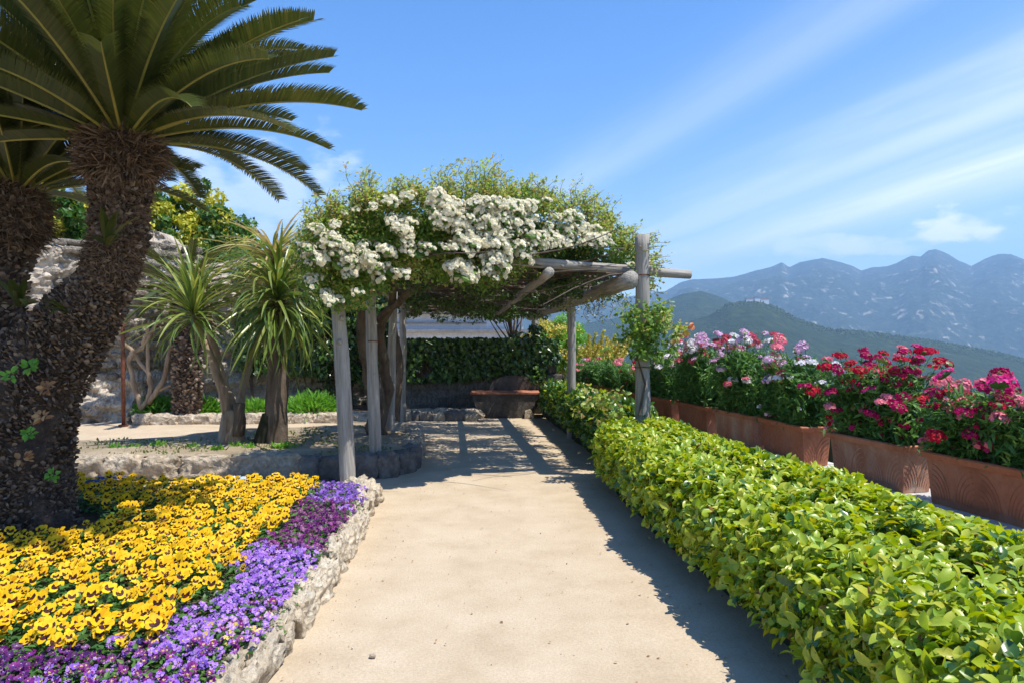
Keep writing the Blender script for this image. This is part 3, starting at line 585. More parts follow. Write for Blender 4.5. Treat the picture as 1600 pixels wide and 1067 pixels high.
e = empty('stone_bench', (0.85, 15, 0), 'small stone ledge bench beside the basin at the end of the path', 'bench')
mb = MB(); mb.box((0.62, 14.9, 0.40), (1.35, 15.5, 0.48)); link('seat', mb.mesh('seat', m_marble), e)
for xx in (0.66, 1.12):
    mb = MB(); mb.box((xx, 14.98, 0), (xx + 0.16, 15.4, 0.398)); link('leg', mb.mesh('leg', m_greystone), e)
# rockery kerb along the back left of path
e = empty('path_end_kerb', (-2, 14.3, 0), 'row of small dark stones across the far left end of the path below the ivy', 'kerb')
x = -2.9; k = 0
while x < -0.75:
    l = random.uniform(0.14, 0.3); link('stone', stone_mesh('kerb_stone', m_greystone if k % 3 else m_tufa, l * 0.58, 0.12, 0.12 + random.random() * 0.05, 2, 0.25, 0.7, k * 1.9 + 3, 1.3), e, Matrix.Translation((x + l / 2, 14.3 + random.uniform(-0.05, 0.05), 0.05))); x += l * 0.95; k += 1

# ---- white building behind
e = empty('white_building', (-2, 22, 0), 'low white building with grey ledges glimpsed behind the ivy through the pergola', 'building')
mb = MB(); mb.box((-5.4, 22, -0.5), (0.35, 26, 2.45)); link('wall', mb.mesh('wall', m_plaster), e)
mb = MB(); mb.box((-5.5, 21.85, 1.88), (0.5, 21.997, 1.98)); link('ledge', mb.mesh('ledge', m_roof), e)
mb = MB(); mb.box((-5.5, 21.8, 2.452), (0.5, 26.1, 2.60)); link('roof', mb.mesh('roof', m_roof), e)
mb = MB(); mb.box((-5.2, 21.92, 2.15), (-0.8, 21.997, 2.20)); link('ledge', mb.mesh('ledge', m_roof), e)

# ================================================================== PERGOLA
per = empty('pergola', (0, 10, 0), 'rustic pergola of grey weathered poles over the sandy path under white roses', 'pergola')
def pole(name, a, b, r0, r1, mat, parent, n=12, bend=0.0, seg=14, wob=0.12, label=None):
    a = Vector(a); b = Vector(b); L_ = (b - a).length; sd_ = random.uniform(0, 99)
    mb = MB(); pts = []; rad = []
    for i in range(seg + 1):
        t = i / seg; pts.append((bend * math.sin(t * math.pi) + 0.012 * mn.noise(Vector((t * 4, sd_, 0))) , bend * 0.4 * math.sin(t * 5 + sd_), t * L_)); rad.append((r0 * (1 - t) + r1 * t) * (1 + 0.07 * mn.noise(Vector((t * 7, sd_, 3)))))
    mb.tube(pts, rad, n, wob=wob)
    # knots
    for k in range(random.randint(1, 3)):
        t = random.uniform(0.1, 0.9); th = random.uniform(0, 6.28); r = (r0 + r1) / 2
        if r < 0.04: break
        mb.tube([(r * 0.6 * math.cos(th), r * 0.6 * math.sin(th), t * L_), (r * 1.18 * math.cos(th), r * 1.18 * math.sin(th), t * L_ + 0.02)], [r * 0.42, r * 0.25], 7)
    q = (b - a).to_track_quat('Z', 'Y')
    return link(name, mb.mesh(name, mat, smooth=True), parent, Matrix.Translation(a) @ q.to_matrix().to_4x4(), label=label)
pole('post', (-1.76, 7.55, -0.05), (-1.92, 7.6, 2.85), 0.088, 0.072, m_wood, per, bend=-0.02, seg=20, label='pale front left post with a long split')
pole('post', (-1.63, 8.42, BZ - 0.1), (-1.70, 8.5, 2.45), 0.075, 0.065, m_wood, per, bend=0.02, seg=18)
pole('post', (-1.84, 10.6, BZ - 0.1), (-1.80, 10.7, 2.35), 0.07, 0.06, m_wood, per)
pole('post', (-2.05, 13.2, 0), (-2.05, 13.2, 2.3), 0.07, 0.06, m_wood, per)
pole('post', (1.52, 8.18, -0.05), (1.515, 8.18, 2.83), 0.088, 0.082, m_wood, per, seg=20, label='tall front right post standing proud of the beam')
pole('post', (0.99, 11.7, -0.05), (0.99, 11.7, 2.3), 0.078, 0.068, m_wood, per)
pole('post', (0.52, 16.3, -0.05), (0.52, 16.3, 2.3), 0.08, 0.07, m_wood, per)
pole('crossbeam', (-2.15, 7.45, 2.62), (2.17, 8.58, 2.41), 0.072, 0.052, m_wood, per, seg=22)
pole('beam', (1.37, 8.10, 2.31), (0.42, 16.8, 2.18), 0.105, 0.09, m_wood, per, seg=20)
pole('beam', (-1.72, 7.1, 2.48), (-2.2, 16.0, 2.2), 0.08, 0.07, m_wood, per, seg=20)
pole('beam', (0.42, 7.95, 2.38), (-0.35, 16.0, 2.2), 0.06, 0.05, m_wood, per, seg=20)
pole('beam', (-0.75, 8.1, 2.48), (-1.35, 16.0, 2.2), 0.035, 0.03, m_lath, per, seg=20)
y = 7.9
while y < 16.0:
    zt = 2.44 - (y - 8) * 0.026; xl = -1.75 - (y - 8) * 0.055 - 0.25; xr = 1.38 - (y - 7.9) * 0.11 + random.uniform(0.02, 0.2)
    pole('lath', (xl, y - 0.1, zt + 0.045 + random.uniform(-0.02, 0.03)), (xr, min(16.6, y + 0.6 * (1 - (y - 7.9) / 9) + random.uniform(-0.08, 0.08)), zt + 0.045 + random.uniform(-0.02, 0.02)), random.uniform(0.022, 0.042), 0.02, m_lath, per, n=6, bend=random.uniform(-0.03, 0.03), seg=8)
    y += random.uniform(0.2, 0.34)

def tie(c, r, z):
    mb = MB(); 
    for dz in (0, 0.008): mb.tube([(c[0] + r * math.cos(t), c[1] + r * math.sin(t), z + dz + 0.004 * math.sin(t * 3)) for t in np.linspace(0, 6.283, 15)], 0.003, 4, cap=False)
    link('wire_tie', mb.mesh('wire_tie', m_rust), per)
tie((1.52, 8.18), 0.092, 1.30); tie((1.517, 8.18), 0.092, 2.36); tie((-1.80, 7.56), 0.092, 1.95); tie((-1.66, 8.45), 0.078, 1.6)
# rose trunks beside the left posts
def bent_tube(mb, pts, r0, r1, n=8, jit=0.03, wob=0.25):
    pts = [Vector(p) for p in pts]; out = []
    for a, b in zip(pts[:-1], pts[1:]):
        for k in range(4): out.append(a.lerp(b, k / 4) + Vector((random.uniform(-jit, jit), random.uniform(-jit, jit), 0)))
    out.append(pts[-1]); m_ = len(out) - 1
    mb.tube(out, [r0 + (r1 - r0) * i / m_ for i in range(m_ + 1)], n, wob=wob)

# ---- climbing rose
rose = empty('climbing_rose', (-1.7, 10.3, BZ), 'climbing rose with masses of cream white blossom spilling over the pergola', 'rose')
for pl, r0, r1 in [([(-1.95, 10.2, 0.2), (-1.98, 10.1, 0.9), (-2.1, 9.9, 1.6), (-2.0, 9.6, 2.5)], 0.15, 0.08), ([(-2.02, 10.4, 0.2), (-1.80, 10.3, 0.9), (-1.9, 10.0, 1.7), (-1.5, 9.6, 2.5)], 0.10, 0.05),
                   ([(-2.1, 12.5, 0.0), (-2.0, 12.4, 1.1), (-2.1, 12.4, 2.3)], 0.09, 0.05), ([(-1.9, 9.9, 1.9), (-1.3, 9.4, 2.3), (-0.6, 8.8, 2.62)], 0.05, 0.03)]:
    mb = MB(); bent_tube(mb, pl, r0, r1, 9); link('trunk', mb.mesh('rose_trunk', m_bark, True), rose)
def zfront(px): return 7.12 + (px - 540) / 463 * 0.92 + 0.5 * min(1, max(0, (px - 790) / 90))
def inpoly(x, y, poly):
    c = False; j = len(poly) - 1
    for i in range(len(poly)):
        if (poly[i][1] > y) != (poly[j][1] > y) and x < (poly[j][0] - poly[i][0]) * (y - poly[i][1]) / (poly[j][1] - poly[i][1]) + poly[i][0]: c = not c
        j = i
    return c
outline = [(470, 405), (492, 352), (540, 322), (600, 312), (660, 305), (740, 298), (800, 303), (860, 312), (930, 338), (985, 368), (1010, 385), (1026, 420), (1015, 452), (985, 420), (940, 392), (880, 388), (845, 400), (815, 415), (765, 440), (700, 438), (655, 425), (612, 432), (585, 452), (575, 470), (520, 476), (482, 455)]
cen = []; 
while len(cen) < 520:
    px = random.uniform(465, 1030); py = random.uniform(285, 480)
    if px > 850 and random.random() < 0.30: continue
    if inpoly(px, py, outline):
        depth = random.uniform(0, 0.95) if py < 380 else random.uniform(0, 0.5)
        cen.append(P(px, py, zfront(px) + depth)[:])
k_ = int(len(cen) * 0.62); V1, F1 = clump_leaves(cen[:k_], rng.uniform(0.10, 0.22, k_), 64, 0.048, T_small, up=0.3)
Vy, Fy = clump_leaves(cen[k_:], rng.uniform(0.12, 0.24, len(cen) - k_), 46, 0.046, T_small, up=0.3)
# roof layer: thin cover over the whole pergola, with gaps
cen2 = []
while len(cen2) < 1900:
    y = random.uniform(7.4, 16.3); xl = -1.95 - (y - 8) * 0.055; xr = min(1.78 - (y - 8) * 0.13, -1.9 + (y - 7.55) * 3.4); x = random.uniform(xl, xr); zt = 2.54 - (y - 8) * 0.03
    if fbm(np.array([x * 0.7]), np.array([y * 4.2]), 3, 19)[0] < 0.43: continue
    cen2.append((x, y, zt + (random.uniform(0.03, 0.45 if y < 12 else 0.3) if random.random() < 0.93 else random.uniform(-0.22, 0.0))))
V2, F2 = clump_leaves(cen2, rng.uniform(0.09, 0.20, len(cen2)), 62, 0.058, T_small, up=0.5, squash=0.6)
link('foliage', npmesh('foliage', V1, F1, L_rose), rose, kind='stuff'); link('light_foliage', npmesh('light_foliage', Vy, Fy, L_roseyoung), rose, kind='stuff'); link('roof_foliage', npmesh('roof_foliage', V2, F2, leafmat('shade_dark_rose_leaf', [(0.05, 0.11, 0.02), (0.08, 0.15, 0.03), (0.035, 0.08, 0.018), (0.12, 0.18, 0.04)], 0.42, 0.16, tcol=1.3)), rose, kind='stuff')  # roof leaves use a darker colour that holds the shade under the roof
# young shoots rising from the top, one object
shoots = MB(); sv = []; sf = []; nn = 0
def shoot(p, h, lean, nleaf, size):
    global nn
    p = Vector(p); pts = []; 
    for i in range(8):
        t = i / 7; pts.append(p + Vector((lean[0] * t * t + 0.03 * math.sin(t * 7), lean[1] * t * t, h * t)))
    shoots.tube(pts, [0.006 * (1 - 0.7 * i / 7) for i in range(8)], 4)
    ts = rng.uniform(0.05, 1, nleaf); pos = np.array([(p + Vector((lean[0] * t * t + 0.03 * math.sin(t * 7), lean[1] * t * t, h * t)))[:] for t in ts])
    d = unit(np.stack([rng.normal(0, 1, nleaf), rng.normal(0, 1, nleaf), rng.normal(0.25, .4, nleaf)], -1)); nr = unit(rng.normal(0, .5, (nleaf, 3)) + [0, 0, 1])
    pos = pos + d * 0.05 * rng.random((nleaf, 1))
    V, Fc = scatter_leaves(pos, d, nr, size * rng.uniform(0.6, 1.2, nleaf), T_small); sv.append(V); sf.append(Fc + nn); nn += len(V)
for px, py, h in [(552, 325, 0.46), (584, 330, 0.42), (535, 345, 0.2), (560, 340, 0.3)]: shoot(P(px, py, zfront(px)), h, (-0.09 if px < 560 else -0.05, 0), 42, 0.045)
for k in range(330):
    px = random.uniform(480, 1015); pr_y = np.interp(px, [470, 492, 540, 600, 660, 740, 800, 860, 930, 985, 1026], [405, 352, 322, 312, 305, 298, 303, 312, 338, 368, 420]) + random.uniform(0, 35)
    hgt = random.uniform(0.08, 0.30) * (1.35 if 680 < px < 960 or px < 600 else 0.9)
    shoot(P(px, pr_y, zfront(px) + random.uniform(-0.05, 0.5)), hgt, (random.uniform(-0.14, 0.16), random.uniform(-0.1, 0.1)), int(20 + hgt * 70), 0.046)
for k in range(26):   # hanging / sideways wisps at the right end
    px = random.uniform(985, 1025); py = random.uniform(360, 455); shoot(P(px, py, 8.3 + random.uniform(-0.2, 0.3)), random.uniform(-0.15, 0.12), (random.uniform(0.05, 0.28), 0), 22, 0.045)
for k in range(24):
    px = random.uniform(880, 990); py = random.uniform(455, 480); shoot(P(px, py, 9.1 + random.uniform(-0.2, 0.8)), random.uniform(-0.3, -0.1), (random.uniform(-0.1, 0.15), 0), 16, 0.045)
link('young_leaves', npmesh('young_leaves', np.vstack(sv), np.vstack(sf), L_roseyoung), rose, kind='stuff')
link('shoots', shoots.mesh('shoots', m_bark), rose, kind='stuff')
# blossoms: rosette flowers in clusters
def flower_rosette(mb, c, nrm, r, m0=0, m1=1, petals=5, layers=2):
    c = Vector(c); q = Vector(nrm).to_track_quat('Z', 'Y')
    for l in range(layers):
        rr = r * (1 - 0.4 * l); lift = 0.15 * r + 0.3 * r * l
        for k in range(petals):
            a = 2 * math.pi * (k + 0.5 * l) / petals + random.uniform(-0.15, 0.15); w = math.pi / petals * 1.05
            pp = [(0, 0, 0.0 + lift * 0.5), (rr * 0.8 * math.cos(a - w), rr * 0.8 * math.sin(a - w), lift), (rr * 1.05 * math.cos(a), rr * 1.05 * math.sin(a), lift * 1.2), (rr * 0.8 * math.cos(a + w), rr * 0.8 * math.sin(a + w), lift)]
            pp = [(c + q @ Vector(p))[:] for p in pp]; mb.add(pp, [(0, 1, 2), (0, 2, 3)], m0)
    if m1 is not None:
        pp = [(c + q @ Vector((r * 0.2 * math.cos(t), r * 0.2 * math.sin(t), 0.5 * r)))[:] for t in (0, 2.1, 4.2)]; mb.add(pp, [(0, 1, 2)], m1)
clus = []
for k in range(8):
    mb = MB(); nf = random.randint(11, 19)
    for j in range(nf):
        d = randdir(1)[0]; d[2] = abs(d[2]) * 0.9 + 0.05; c = d * np.array([0.065, 0.065, 0.042]) * random.uniform(0.7, 1.15)
        flower_rosette(mb, c, unit(d + rng.normal(0, .25, 3)), random.uniform(0.019, 0.027))
    Vi, Fi = ico(1); mb.add(Vi * [0.058, 0.058, 0.022] + [0, 0, 0.0], Fi, 2); clus.append(mb)
clus_me = [c.mesh('flower_cluster', [L_white, L_ycentre, L_rose]) for c in clus]
cl_pts = []
hot = [(690, 350, 62, 34), (600, 370, 45, 38), (545, 435, 42, 44), (503, 405, 36, 60), (760, 370, 45, 40), (830, 385, 55, 28), (720, 405, 50, 35), (640, 330, 45, 26), (910, 368, 50, 18), (780, 330, 50, 26), (740, 435, 35, 20), (980, 400, 35, 30), (700, 320, 60, 14)]
while len(cl_pts) < 760:
    if random.random() < 0.62:
        h = random.choices(hot, weights=[4, 3, 3, 3, 3, 2.2, 3, 2, 1.2, 1.8, 1.2, 0.7, 1.6])[0]; px = random.gauss(h[0], h[2] * 0.6); py = random.gauss(h[1], h[3] * 0.6)
    else: px = random.uniform(470, 1020); py = random.uniform(295, 475)
    if not inpoly(px, py, outline) or (px > 850 and py > 385 and random.random() < 0.5): continue
    if fbm(np.array([px / 30.0]), np.array([py / 22.0]), 2, 83)[0] < 0.455: continue
    back_ = random.random() < 0.2
    dz = random.uniform(-0.22, -0.05) if not back_ else random.uniform(0.1, 0.8)
    cl_pts.append((P(px, py, zfront(px) + dz), back_))
for k in range(60):
    y = random.uniform(9, 14); cl_pts.append((Vector((random.uniform(-1.8, 1.2), y, 2.85 - (y - 8) * 0.033)), True))
cl_pts.sort(key=lambda t: t[0].y)
rest = MB()
for i, (p, b_) in enumerate(cl_pts):
    nr = Vector((random.gauss(0.3, .3), -0.5 if not b_ else 0, random.uniform(0.6, 1.3))).normalized(); M = Matrix.Translation(p) @ nr.to_track_quat('Z', 'Y').to_matrix().to_4x4() @ Matrix.Rotation(random.uniform(0, 6.28), 4, 'Z') @ Matrix.Scale(random.choice((0.55, 0.75, 0.9, 1.1, 1.35)) * random.uniform(0.9, 1.1), 4)
    if i < 290: link('flower_cluster', random.choice(clus_me), rose, M)
    else:
        c = random.choice(clus); A = np.array(M)
        for V_, F_, M_ in zip(c.V, c.F, c.M): pass
        VV = np.vstack(c.V); VV = VV @ A[:3, :3].T + A[:3, 3]; rest.add(VV, np.vstack(c.F), np.concatenate(c.M))
link('flower_clusters', rest.mesh('flower_clusters', [L_white, L_ycentre, L_rose]), rose, kind='stuff')
# tangle of woody canes under and in the roof
mb = MB()
for k in range(90):
    y = random.uniform(7.6, 15.5); xl = -1.8 - (y - 8) * 0.055; xr = 1.4 - (y - 8) * 0.12; p = Vector((random.uniform(xl, xr), y, 2.44 - (y - 8) * 0.03 + random.uniform(-0.06, 0.12))); pts = [p]
    d = Vector((random.choice((-1, 1)) * random.uniform(0.5, 1), random.uniform(-0.5, 0.6), 0)).normalized()
    for j in range(6):
        if pts[-1].x > xr - 0.1 or pts[-1].x < xl + 0.1: d = Vector((-math.copysign(0.8, pts[-1].x), d.y, 0))
        d = (d + Vector((random.uniform(-.3, .3), random.uniform(-.3, .3), random.uniform(-.12, .12)))).normalized(); pts.append(pts[-1] + d * 0.24)
    mb.tube(pts, [0.013 - 0.0015 * j for j in range(7)], 5)
link('canes', mb.mesh('canes', m_lath), rose, kind='stuff')

# ================================================================== HEDGE
def hedge(name, label, line, h, n_leaf, size, indiv, young_frac, seed=0, pure=None):
    """line: list of (Y, x_front, x_back)"""
    ys = np.array([l[0] for l in line]); xf = np.array([l[1] for l in line]); xb = np.array([l[2] for l in line])
    y0, y1 = ys.min(), ys.max(); c0 = (float(np.mean(xf + xb)) / 2, (y0 + y1) / 2, 0)
    e = empty(name, c0, label, 'hedge')
    def surfpt(Yv, a, s):
        # a: 0..1 round the section from foot of the front over the top to the foot of the back
        f = np.interp(Yv, ys, xf); b = np.interp(Yv, ys, xb); c = (f + b) / 2; w = (b - f) / 2
        th = np.pi * (1 - a); ct = np.cos(th); st = np.sin(th)
        k = 0.42; cx_ = np.sign(ct) * np.abs(ct) ** k; sz_ = np.abs(st) ** k
        bul = 1 + 0.13 * (fbm(Yv * 1.7 + seed, a * 4, 3, 51 + seed) - 0.5) * 2 + 0.08 * (fbm(Yv * 6, a * 12, 2, 52 + seed) - 0.5)
        endt = np.clip(np.minimum((Yv - y0) / 0.35, (y1 - Yv) / 0.35), 0, 1) ** 0.4
        foot = np.where((a < 0.25) | (a > 0.75), 0.0, 0.0)
        zz = h * sz_ * (0.72 + 0.28 * bul) * (0.65 + 0.35 * endt)
        narrow = 1.03 - 0.03 * np.clip(zz / (h * 0.5), 0, 1)
        xx = c + cx_ * w * bul * s * narrow * (0.7 + 0.3 * endt)
        return xx, zz * s
    def sample(n, smin, smax):
        ya = y0 + (y1 - y0) * rng.random(n) ** (1.25 if y0 < 3 else 1); a = rng.uniform(0.02, 0.86, n); s = rng.uniform(smin, smax, n)
        xx, zz = surfpt(ya, a, s); e2 = 0.01; xa, za = surfpt(ya, a + e2, s); tx, tz = xa - xx, za - zz
        nr = unit(np.stack([-tz, np.zeros(n), tx], -1))
        return np.stack([xx, ya, np.maximum(zz, 0.03)], -1), nr
    # sprigs: whorls of leaves round a point pointing outward
    def sprigs(n, smin, smax, k):
        p, nr = sample(n, smin, smax); ax = unit(nr * 0.9 + np.array([0, 0, 0.35]) + rng.normal(0, .45, (n, 3)))
        p = np.repeat(p, k, 0); ax = np.repeat(ax, k, 0); m_ = len(p)
        rad = np.cross(ax, randdir(m_)); rad = unit(rad); op = rng.uniform(0.35, 1.15, m_)[:, None]
        d = unit(ax * 0.7 + rad * op); nrm = unit(ax - rad * 0.5 + rng.normal(0, .25, (m_, 3)))
        return p + d * 0.008 + rng.normal(0, .012, (m_, 3)), d, nrm
    sz = lambda k: size * rng.uniform(0.45, 1.2, k)
    nf = n_leaf
    p, d, nrm = sprigs(nf // 5, 0.86, 1.06, 5); s_ = sz(len(p))
    young = rng.random(len(p) // 5) < young_frac; young = np.repeat(young, 5)
    # the plants' spring growth is thicker on top
    young |= (np.repeat(rng.random(len(p) // 5), 5) < 0.5 * np.clip(p[:, 2] / h - 0.35, 0, 1) * young_frac * 2)
    order = np.argsort(np.where(p[:, 0] > -99, np.linalg.norm(p - [0, 0, EYE], axis=1) / s_, 0)); infr = (p[:, 0] / np.maximum(p[:, 1], 0.1) < 0.727) & ((EYE - p[:, 2]) / np.maximum(p[:, 1], 0.1) < 0.485) & (s_ > 0)
    pick = [i for i in order if infr[i]][: indiv * 3: 3] if indiv else []
    ml = {True: npmesh('leaf', T_hedge[0], T_hedge[1], L_young, None, True), False: npmesh('leaf', T_hedge[0], T_hedge[1], L_old, None, True)} if indiv else None
    Rf = frames(d, nrm); mask = np.ones(len(p), bool)
    for i in pick: mask[i] = False; link('leaf', ml[bool(young[i])], e, M4(Rf[i], p[i], float(s_[i])))
    T = T_hedge if y0 < 5 else T_leaf
    for flag, mat in ((True, L_young), (False, L_old)):
        mk = mask & (young == flag)
        V, Fc = bake(T[0], T[1], Rf[mk], p[mk], s_[mk]); link('young_foliage' if flag else 'old_foliage', npmesh('foliage', V, Fc, mat, None, True), e, kind='stuff')
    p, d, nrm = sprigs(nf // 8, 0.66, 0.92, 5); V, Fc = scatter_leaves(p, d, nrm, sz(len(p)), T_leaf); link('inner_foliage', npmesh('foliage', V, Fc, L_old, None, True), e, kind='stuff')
    p, d, nrm = sprigs(nf // 220, 0.9, 1.02, 2); V, Fc = scatter_leaves(p, d, nrm, sz(len(p)), T_leaf); link('withered_leaves', npmesh('foliage', V, Fc, L_dry), e, kind='stuff')
    # twigs
    mb = MB()
    for k in range(int((y1 - y0) * 26)):
        ya = random.uniform(y0 + 0.1, y1 - 0.1); f = float(np.interp(ya, ys, xf)); b = float(np.interp(ya, ys, xb)); q = Vector((random.uniform(f + 0.25, b - 0.25), ya, 0)); pts = [q]
        for j in range(4): pts.append(pts[-1] + Vector((random.uniform(-.1, .1), random.uniform(-.1, .1), h * 0.2)))
        mb.tube(pts, [0.014, 0.012, 0.009, 0.006, 0.003], 4)
    link('stems', mb.mesh('hedge_stems', m_bark), e, kind='stuff')
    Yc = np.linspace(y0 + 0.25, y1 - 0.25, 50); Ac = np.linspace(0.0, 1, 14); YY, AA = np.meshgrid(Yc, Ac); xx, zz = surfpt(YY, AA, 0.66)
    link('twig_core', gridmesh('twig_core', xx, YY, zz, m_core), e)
    return e
hedge('clipped_hedge', 'bright yellow green clipped hedge from the right foreground to the tall pergola post',
      [(1.1, 1.28, 2.50), (2.4, 1.29, 2.52), (3.4, 1.26, 2.5), (4.2, 1.21, 2.40), (5.2, 1.06, 2.22), (6.5, 0.98, 2.00), (7.8, 0.98, 1.90), (8.5, 1.06, 1.82)], 0.68, 62000, 0.064, 290, 0.80, seed=1)
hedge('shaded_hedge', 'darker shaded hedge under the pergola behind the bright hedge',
      [(8.75, 1.08, 1.9), (10.5, 0.98, 1.7), (12.5, 0.80, 1.45), (14.9, 0.60, 1.2)], 0.74, 16000, 0.085, 0, 0.12, seed=7)  # low young share: pergola shade put into the leaf colours

# ================================================================== PLANTERS and DIANTHUS
def planter_mesh(L_, W, H, bm_, mrim):
    mb = MB(); t = 0.03; tl = 0.045
    def ring(l, w, z): return [(-l, -w, z), (l, -w, z), (l, w, z), (-l, w, z)]
    rings = [ring(L_ * 0.5 - tl, W * 0.5 - tl, 0), ring(L_ * 0.5 - 0.02, W * 0.5 - 0.02, H - 0.055), ring(L_ * 0.5 + 0.004, W * 0.5 + 0.004, H - 0.052), ring(L_ * 0.5 + 0.012, W * 0.5 + 0.012, H - 0.01), ring(L_ * 0.5 + 0.003, W * 0.5 + 0.003, H), ring(L_ * 0.5 - t, W * 0.5 - t, H), ring(L_ * 0.5 - t, W * 0.5 - t, H - 0.06)]
    return rings
def build_planter(i, Yc, rot, Lp=0.93, mat=m_terra, label=None):
    Yc = Yc + 0.2; H = 0.40; W = 0.34
    Xc = planter_x(Yc) + 0.23
    e = empty('terracotta_planter', (Xc, Yc, 0.342), label, 'planter', 'terracotta planters along the parapet')
    M = Matrix.Translation((Xc, Yc, 0.342)) @ Matrix.Rotation(math.atan2(1, -0.19) + rot, 4, 'Z')
    rg = planter_mesh(Lp, W, H, None, None)
    V = [p for r in rg[:2] for p in r]; Fc = [(0, 3, 2, 1)] + [(a, (a + 1) % 4, 4 + (a + 1) % 4, 4 + a) for a in range(4)]
    # subdivide body into a grid so that relief arcs can stand proud
    mb = MB(); mb.add(V, Fc); link('body', mb.mesh('body', mat), e, M)
    mb = MB(); R_ = rg[2:]; V = [p for r in R_ for p in r]; Fc = []
    for k in range(len(R_) - 1): Fc += [(k * 4 + a, k * 4 + (a + 1) % 4, (k + 1) * 4 + (a + 1) % 4, (k + 1) * 4 + a) for a in range(4)]
    V += [(x, y, H - 0.053) for x, y, z in rg[1]]; b0 = len(V) - 4; Fc += [(b0 + a, b0 + (a + 1) % 4, (a + 1) % 4, a) for a in range(4)]
    mb.add(V, Fc); link('rim', mb.mesh('rim', m_terrared if mat is not m_bloom else m_terra), e, M)
    mb = MB(); s = R_[-1]; mb.add([(x, y, z - 0.01) for x, y, z in s], [(0, 1, 2, 3)]); link('soil', mb.mesh('soil', m_soil), e, M)
    # relief arcs on the near end and front face
    if Yc < 9.5:
        mb = MB()
        def face_arcs(n, width, fn):
            for rr in np.arange(0.045, 0.19, 0.026):
                for side in (-1, 1):
                    pts = []
                    for t in np.linspace(0.1, 1.45, 7):
                        a = side * (width / 2 - rr * math.cos(t)); z = 0.02 + rr * 1.6 * math.sin(t)
                        if abs(a) < width / 2 - 0.005: pts.append(fn(a, z))
                    if len(pts) > 2: mb.tube(pts, 0.0042, 4)
        def endf(sgn):
            def fn(a, z):
                k = z / (H - 0.055); return (sgn * ((Lp * 0.5 - 0.045) * (1 - k) + (Lp * 0.5 - 0.02) * k + 0.001), a * (0.84 + 0.08 * k), z + 0.01)
            return fn
        def frontf(a0):
            def fn(a, z):
                k = z / (H - 0.055); return (a0 + a, ((W * 0.5 - 0.045) * (1 - k) + (W * 0.5 - 0.02) * k + 0.001), z + 0.01)
            return fn
        face_arcs(5, W * 0.92, endf(-1)); face_arcs(5, W * 0.92, endf(1))
        for a0 in (-0.22, 0.22): face_arcs(5, 0.40, frontf(a0))
        link('relief', mb.mesh('relief', mat), e, M)
    return e, M
floret = MB()
def head_mesh(mat, nf, R_, flat=0.42, fr=0.017):
    mb = MB(); ex = random.uniform(0.8, 1.2)
    for k in range(nf):
        if nf > 10 and random.random() < 0.12: continue
        u_ = (k + 0.5) / nf; th = math.acos(1 - u_ * 0.95); ph = k * 2.39996
        d = Vector((math.sin(th) * math.cos(ph), math.sin(th) * math.sin(ph), math.cos(th) + 0.0)); c = Vector((d.x * R_ * ex, d.y * R_ / ex, d.z * R_ * flat)) * random.uniform(0.88, 1.12); q = (d + Vector((random.gauss(0, .22), random.gauss(0, .22), random.gauss(0, .2)))).to_track_quat('Z', 'Y')
        V = [(c + q @ Vector((0, 0, -0.004)))[:]]; np_ = 10
        for j in range(np_):
            a = 2 * math.pi * j / np_; r = fr * (1.05 if j % 2 else 0.78) * random.uniform(0.88, 1.1); V.append((c + q @ Vector((r * math.cos(a), r * math.sin(a), 0.003 * random.uniform(-1, 1))))[:])
        mb.add(V, [(0, 1 + j, 1 + (j + 1) % np_) for j in range(np_)])
    V, Fc = ico(1); mb.add(V * np.array([R_ * 0.93, R_ * 0.93, R_ * flat * 0.85]) + [0, 0, 0.002], Fc, 1)
    return mb.mesh('flower_head', [mat, L_dia])
heads = {k: [head_mesh(FL[k], n_, r_, fr=0.017) for n_, r_ in ((26, 0.055), (36, 0.066), (20, 0.046), (14, 0.040), (30, 0.060))] for k in FL}
singles = {k: [head_mesh(FL[k], n_, r_, 0.4, fr=0.021) for n_, r_ in ((6, 0.022), (4, 0.016))] for k in FL}
